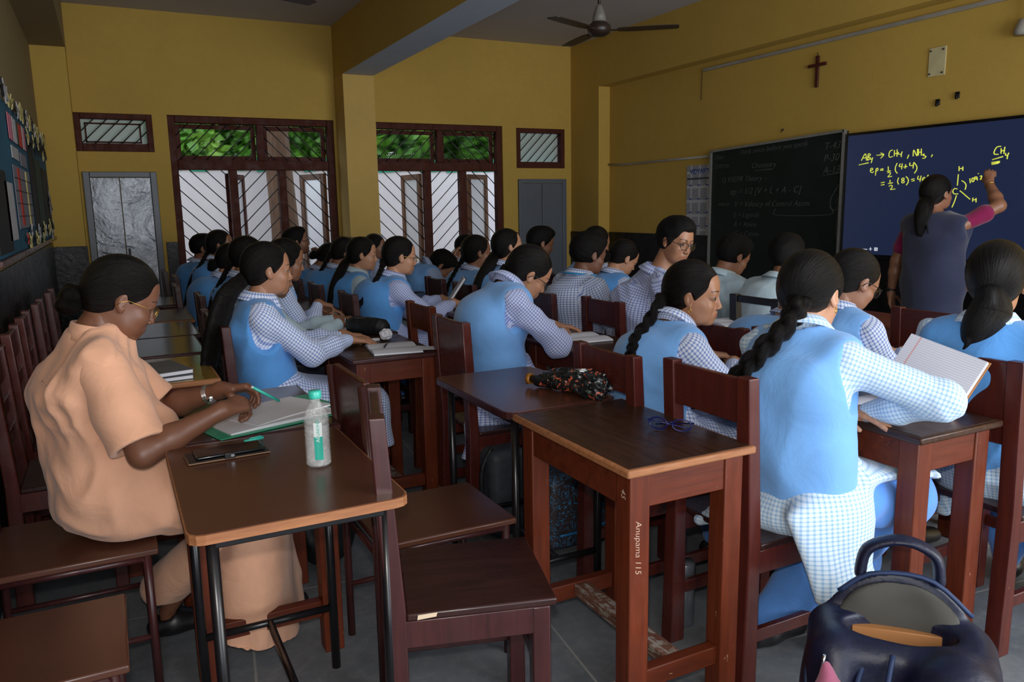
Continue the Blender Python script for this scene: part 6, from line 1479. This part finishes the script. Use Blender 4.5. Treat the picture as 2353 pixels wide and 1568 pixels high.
# school bags
def backpack():
    r = empty('backpack', (1.63, 1.14, 0), math.radians(-46), 'large navy backpack gaping open in the bottom right corner', 'bag'); r.scale = (1.08, 1.08, .93)
    v, F = shape([(('b', A_(0, .02, .20), A_(.145, .055, .14), np.eye(3), .05), .02), (E_((.095, -.105, .17), (.125, .115, .245)), .03), (E_((-.14, -.02, .19), (.075, .115, .205)), .02), (E_((0, .095, .26), (.185, .024, .245)), .02)], .006,
                 cuts=[(E_((-.005, .020, .47), (.125, .062, .26)), 'sub', .012), (('h', A_(0, 0, .004), -UP), 'keep', .01)])
    v = folds(v, F, .010, 12, 3); link('bag_body', to_mesh('bag_body', v, F), M_NAVY, r)
    M_LIN = m_plain('dark_grey_lining', srgb(70, 68, 62), 0.8)
    v, F = shape([(E_((0, .078, .30), (.150, .012, .195)), .01)], .006); v = folds(v, F, .006, 20, 8); link('lining', to_mesh('lining', v, F), M_LIN, r)
    v, F = shape([(C_(a, b_, .013, .013, A_(0, 1, 0), 1.7), .003) for a, b_ in zip(*(lambda p: (p[:-1], p[1:]))(smooth_path([(-.085, .10, .49), (-.07, .10, .565), (0, .095, .60), (.07, .10, .565), (.085, .10, .49)], 26)))], .006); link('handle', to_mesh('handle', v, F), M_NAVY, r)
    M_ZIP = m_plain('blue_zip_tape', srgb(30, 48, 84), 0.6)
    for pth in ([(-.190, .0, .33), (-.20, -.07, .26), (-.185, -.10, .16), (-.16, -.11, .06)], [(-.075, -.05, .36), (-.105, -.125, .28), (-.115, -.165, .18), (-.11, -.17, .06)], [(-.03, -.09, .38), (-.05, -.165, .30), (-.055, -.215, .20), (-.05, -.22, .06)], [(-.13, .08, .44), (-.06, .076, .505), (.06, .076, .505), (.15, .07, .42)]):
        MB().tube(smooth_path(pth, 14).tolist(), .006, 6).build('zip', M_ZIP, r)
    for x, y, z in ((-.168, -.115, .37), (-.122, -.165, .16), (-.06, -.222, .12)): MB().tube([(x, y, z), (x - .004, y - .004, z - .035)], .0035, 6).build('zip_pull', M_SILV, r)
    v, F = shape([(C_((-.165, -.115, .345), (-.150, -.150, .26), .012, .040), .02), (C_((-.150, -.150, .26), (-.11, -.17, .17), .044, .036), .03)], .005); v = folds(v, F, .010, 34, 4, UP); link('pink_cloth', to_mesh('pink_cloth', v, F), m_cloth('dusty_pink_cloth', srgb(160, 88, 112)), r)['label'] = 'dusty pink cloth hanging from the bag pocket'
    MB().box((-.10, .005, .20), (.09, .035, .365), .002, 0, 1, Matrix.Rotation(-.12, 4, 'X')).build('book_inside', M_KRAFT, r); MB().box((-.02, .036, .20), (.10, .045, .385), .001, 0, 1, Matrix.Rotation(-.12, 4, 'X')).build('paper_inside', M_PAPER, r)
backpack()
t = NT('patterned_bag_cloth'); v = t.coord(); n = t.noise(v, 16, 2, 0.5, 3.0); c_ = t.mix(t.ramp(t.math('ABSOLUTE', t.math('SUBTRACT', n, 0.5)), [(0.012, (1, 1, 1)), (0.022, (0, 0, 0))]), srgb(52, 42, 44), srgb(50, 130, 180)); t.set(color=c_, rough=0.6); M_PAT = t.m
r = empty('school_bag', (1.62, 2.70, 0), math.radians(8), 'brown school bag with blue scribbled pattern under the desks', 'bag')
v, F = shape([(('b', A_(0, 0, .17), A_(.125, .07, .12), np.eye(3), .04), .02)], .008); v = folds(v, F, .008, 20, 3); link('bag_body', to_mesh('bag_body', v, F), M_PAT, r)
MB().tube(smooth_path([(-.13, -.115, .09), (0, -.122, .085), (.13, -.115, .09)], 8).tolist(), .005, 6).build('zip', m_plain('bright_blue_zip', srgb(40, 120, 180), 0.5), r)
MB().ball((-.04, -.07, .345), (.035, .02, .015), sub=2).build('pink_tag', m_cloth('dusty_pink_cloth', srgb(172, 96, 124)), r)
r = empty('strap_bag', (1.42, 2.93, 0), 0, 'grey and blue bag with straps beside the patterned bag', 'bag')
v, F = shape([(('b', A_(0, 0, .20), A_(.05, .07, .15), np.eye(3), .04), .02)], .009); v = folds(v, F, .008, 20, 5); link('bag_body', to_mesh('bag_body', v, F), m_plain('grey_blue_bag', srgb(52, 58, 66), 0.6, 0.3, 30), r)
for y in (-.05, .05): MB().tube(smooth_path([(-.06, y, .40), (-.11, y, .30), (-.105, y, .12), (-.09, y, .04)], 12).tolist(), .010, 6).build('strap', M_BLKF, r)
r = empty('black_bag', (.66, 2.98, 0), 0, 'round black bag on the floor behind the green-clipboard desk', 'bag')
v, F = shape([(E_((0, 0, .16), (.13, .13, .16)), .02)], .010, cuts=[(('h', A_(0, 0, .002), -UP), 'keep', .01)]); v = folds(v, F, .012, 20, 6); link('bag_body', to_mesh('bag_body', v, F), M_BLKF, r)
MB().tube(smooth_path([(-.06, 0, .30), (0, 0, .36), (.06, 0, .30)], 10).tolist(), .008, 6).build('handle', M_BLKF, r)

# ------------------------------------------------------------ display board on the left wall
t = NT('blue_display_cloth'); v = t.coord(); t.set(color=t.ramp(t.noise(v, 3, 4), [(0.3, srgb(20, 70, 96)), (0.7, srgb(36, 100, 128))]), rough=0.8); M_DISP = t.m
r = empty('display_board', (XL + .004, 6.3, 1.62), 0, 'blue pin-up board on the left wall covered with charts and paper cut-outs', 'board')
MB().box((0, -2.2, -.42), (.025, 2.15, .40), .003).build('backing', M_DISP, r); MB().box((.0, -2.2, -.45), (.045, 2.15, -.42), .003).build('ledge', W_MAR, r)
rr = random.Random(12); M_CH = [m_plain('chart_grey', srgb(120, 120, 132), 0.7), m_plain('chart_white', srgb(176, 176, 180), 0.7), m_plain('chart_black', srgb(20, 20, 26), 0.7), m_plain('chart_red', srgb(180, 50, 40), 0.7), m_plain('chart_pink', srgb(190, 110, 130), 0.7), m_plain('chart_cream', srgb(196, 184, 120), 0.7), m_plain('chart_green', srgb(36, 62, 48), 0.7)]
def sheet(y0, y1, z0, z1, mi, dx=.028, nm='chart'): MB().box((dx, y0, z0), (dx + .004, y1, z1)).build(nm, M_CH[mi], r)
sheet(-1.05, .0, -.30, .06, 0); sheet(-.85, -.75, -.28, .05, 3, .033, 'paper_strip'); sheet(-.35, -.28, -.28, .05, 5, .033, 'paper_strip')
for k in range(5): sheet(-1.04, -.01, -.30 + .072 * k, -.296 + .072 * k, 2, .033, 'chart_line')
sheet(-1.0, -.6, .10, .17, 1); sheet(-.5, -.1, .08, .16, 0)
for k in range(9): sheet(-1.05 + .12 * k, -.96 + .12 * k, .20, .34 + .01 * rr.random(), (4, 4, 1, 1, 6, 3, 3, 1, 4)[k], .030, 'paper_strip')
sheet(.15, .6, -.38, .25, 2); sheet(.7, 1.2, -.34, .2, 6); sheet(1.3, 1.9, -.36, .16, 2); sheet(-2.1, -1.5, -.40, .0, 2); sheet(-2.0, -1.75, .0, .28, 1); sheet(-1.6, -1.2, -.35, -.05, 1)
def cutout(y, z, rad, mi, seed, nm='paper_cut_out', x=.035):
    q = random.Random(seed); n = 10; pts = [(x + .01 * q.random(), y + rad * (1.2 if k % 2 else .55) * math.cos(k * 2 * math.pi / n) * (1.6), z + rad * (1.2 if k % 2 else .55) * math.sin(k * 2 * math.pi / n)) for k in range(n)]
    MB().prism(pts, (.006, 0, 0)).build(nm, M_CH[mi], r)
for k in range(26): cutout(-2.1 + 4.2 * k / 26 + .05 * rr.random(), .40 + .04 * rr.random(), .035 + .025 * rr.random(), (5, 2, 1, 5)[k % 4], k)
for k in range(16): cutout(-.6 + 2.7 * k / 16, -.40 + .09 * rr.random(), .035 + .02 * rr.random(), (5, 1, 2, 5)[k % 4], 40 + k)
for k in range(12): cutout(.1 + 1.95 * k / 12, .24 + .10 * rr.random(), .04 + .02 * rr.random(), (5, 2, 2)[k % 3], 70 + k)
cutout(1.8, -.12, .09, 0, 99); cutout(-.75, -.36, .03, 3, 98)

# ------------------------------------------------------------ trees outside
t = NT('leaf_green'); gi = t.node('ShaderNodeNewGeometry'); n = t.noise(t.coord(), 1.6, 4); c_ = t.ramp(n, [(0.30, srgb(30, 70, 18)), (0.52, srgb(84, 140, 36)), (0.75, srgb(150, 190, 64))])
t.set(color=c_, rough=0.5, trans=0.0); M_LEAF = t.m
M_BARK = m_wood('tree_bark', srgb(70, 50, 38), srgb(112, 86, 66), 0.9, axis=2, scale=2)
def foliage(name, c, R, n, seed, label, trunk=None):
    q = np.random.RandomState(seed); d = q.randn(n, 3); d /= np.linalg.norm(d, axis=1)[:, None]; rad = q.rand(n) ** .45
    cl = q.randn(12, 3) * .45; cen = cl[q.randint(0, 12, n)] * np.array(R) + d * rad[:, None] * np.array(R) * .55
    s = .07 + .08 * q.rand(n); a = q.randn(n, 3); a /= np.linalg.norm(a, axis=1)[:, None]; b_ = np.cross(a, q.randn(n, 3)); b_ /= np.linalg.norm(b_, axis=1)[:, None]
    V = np.stack([cen - a * s[:, None], cen + b_ * s[:, None] * .5, cen + a * s[:, None], cen - b_ * s[:, None] * .5], 1).reshape(-1, 3); F = np.arange(4 * n).reshape(-1, 4)
    r = empty(name, c, 0, label, 'tree', 'leafy trees beyond the outside wall'); link('foliage', to_mesh('foliage', V, F, smooth=False), M_LEAF, r)['kind'] = 'stuff'
    if trunk: MB().tube([(trunk[0], trunk[1], -c[2] - .12), (trunk[0] * .7, trunk[1] * .8, -c[2] * .5), (trunk[0] * .4, trunk[1] * .4, 0)], [.19, .16, .12], 10).build('trunk', M_BARK, r)
for k, (x, y, z) in enumerate(((.2, 14.5, 3.0), (3.0, 15.2, 2.9), (5.8, 14.6, 3.0), (8.2, 15.5, 3.1))):
    foliage('leafy_tree', (x, y, z), (1.9, 1.2, 1.4), 14000, 60 + k, ('leafy tree outside seen at the left of the left grille', 'leafy tree outside seen through the right half of the left grille', 'leafy tree outside seen through the right grille', 'leafy tree outside furthest to the right')[k], (0, 0))
tag(MB().tube([(2.22, 11.2, -.12), (2.20, 11.2, 1.2), (2.16, 11.25, 2.4), (2.10, 11.3, 4.0)], [.21, .185, .17, .16], 14).build('tree_trunk', M_BARK), 'thick brown tree trunk close outside the left grille', 'tree trunk')
t = NT('green_shade_net'); v = t.coord(); t.set(color=srgb(30, 150, 120), rough=0.8); M_NET = t.m
mb = MB(); rr = random.Random(5)
for i in range(60):
    x = -4 + i * .22; mb.prism([(x, 11.585, 1.93 + .04 * rr.random()), (x + .23, 11.585, 1.93 + .04 * rr.random()), (x + .23, 11.59, 2.10 + .06 * rr.random()), (x, 11.59, 2.10 + .06 * rr.random())], (0, .006, 0))
tag(mb.build('shade_net', M_NET), 'strip of green shade netting along the top of the outside wall', 'netting')
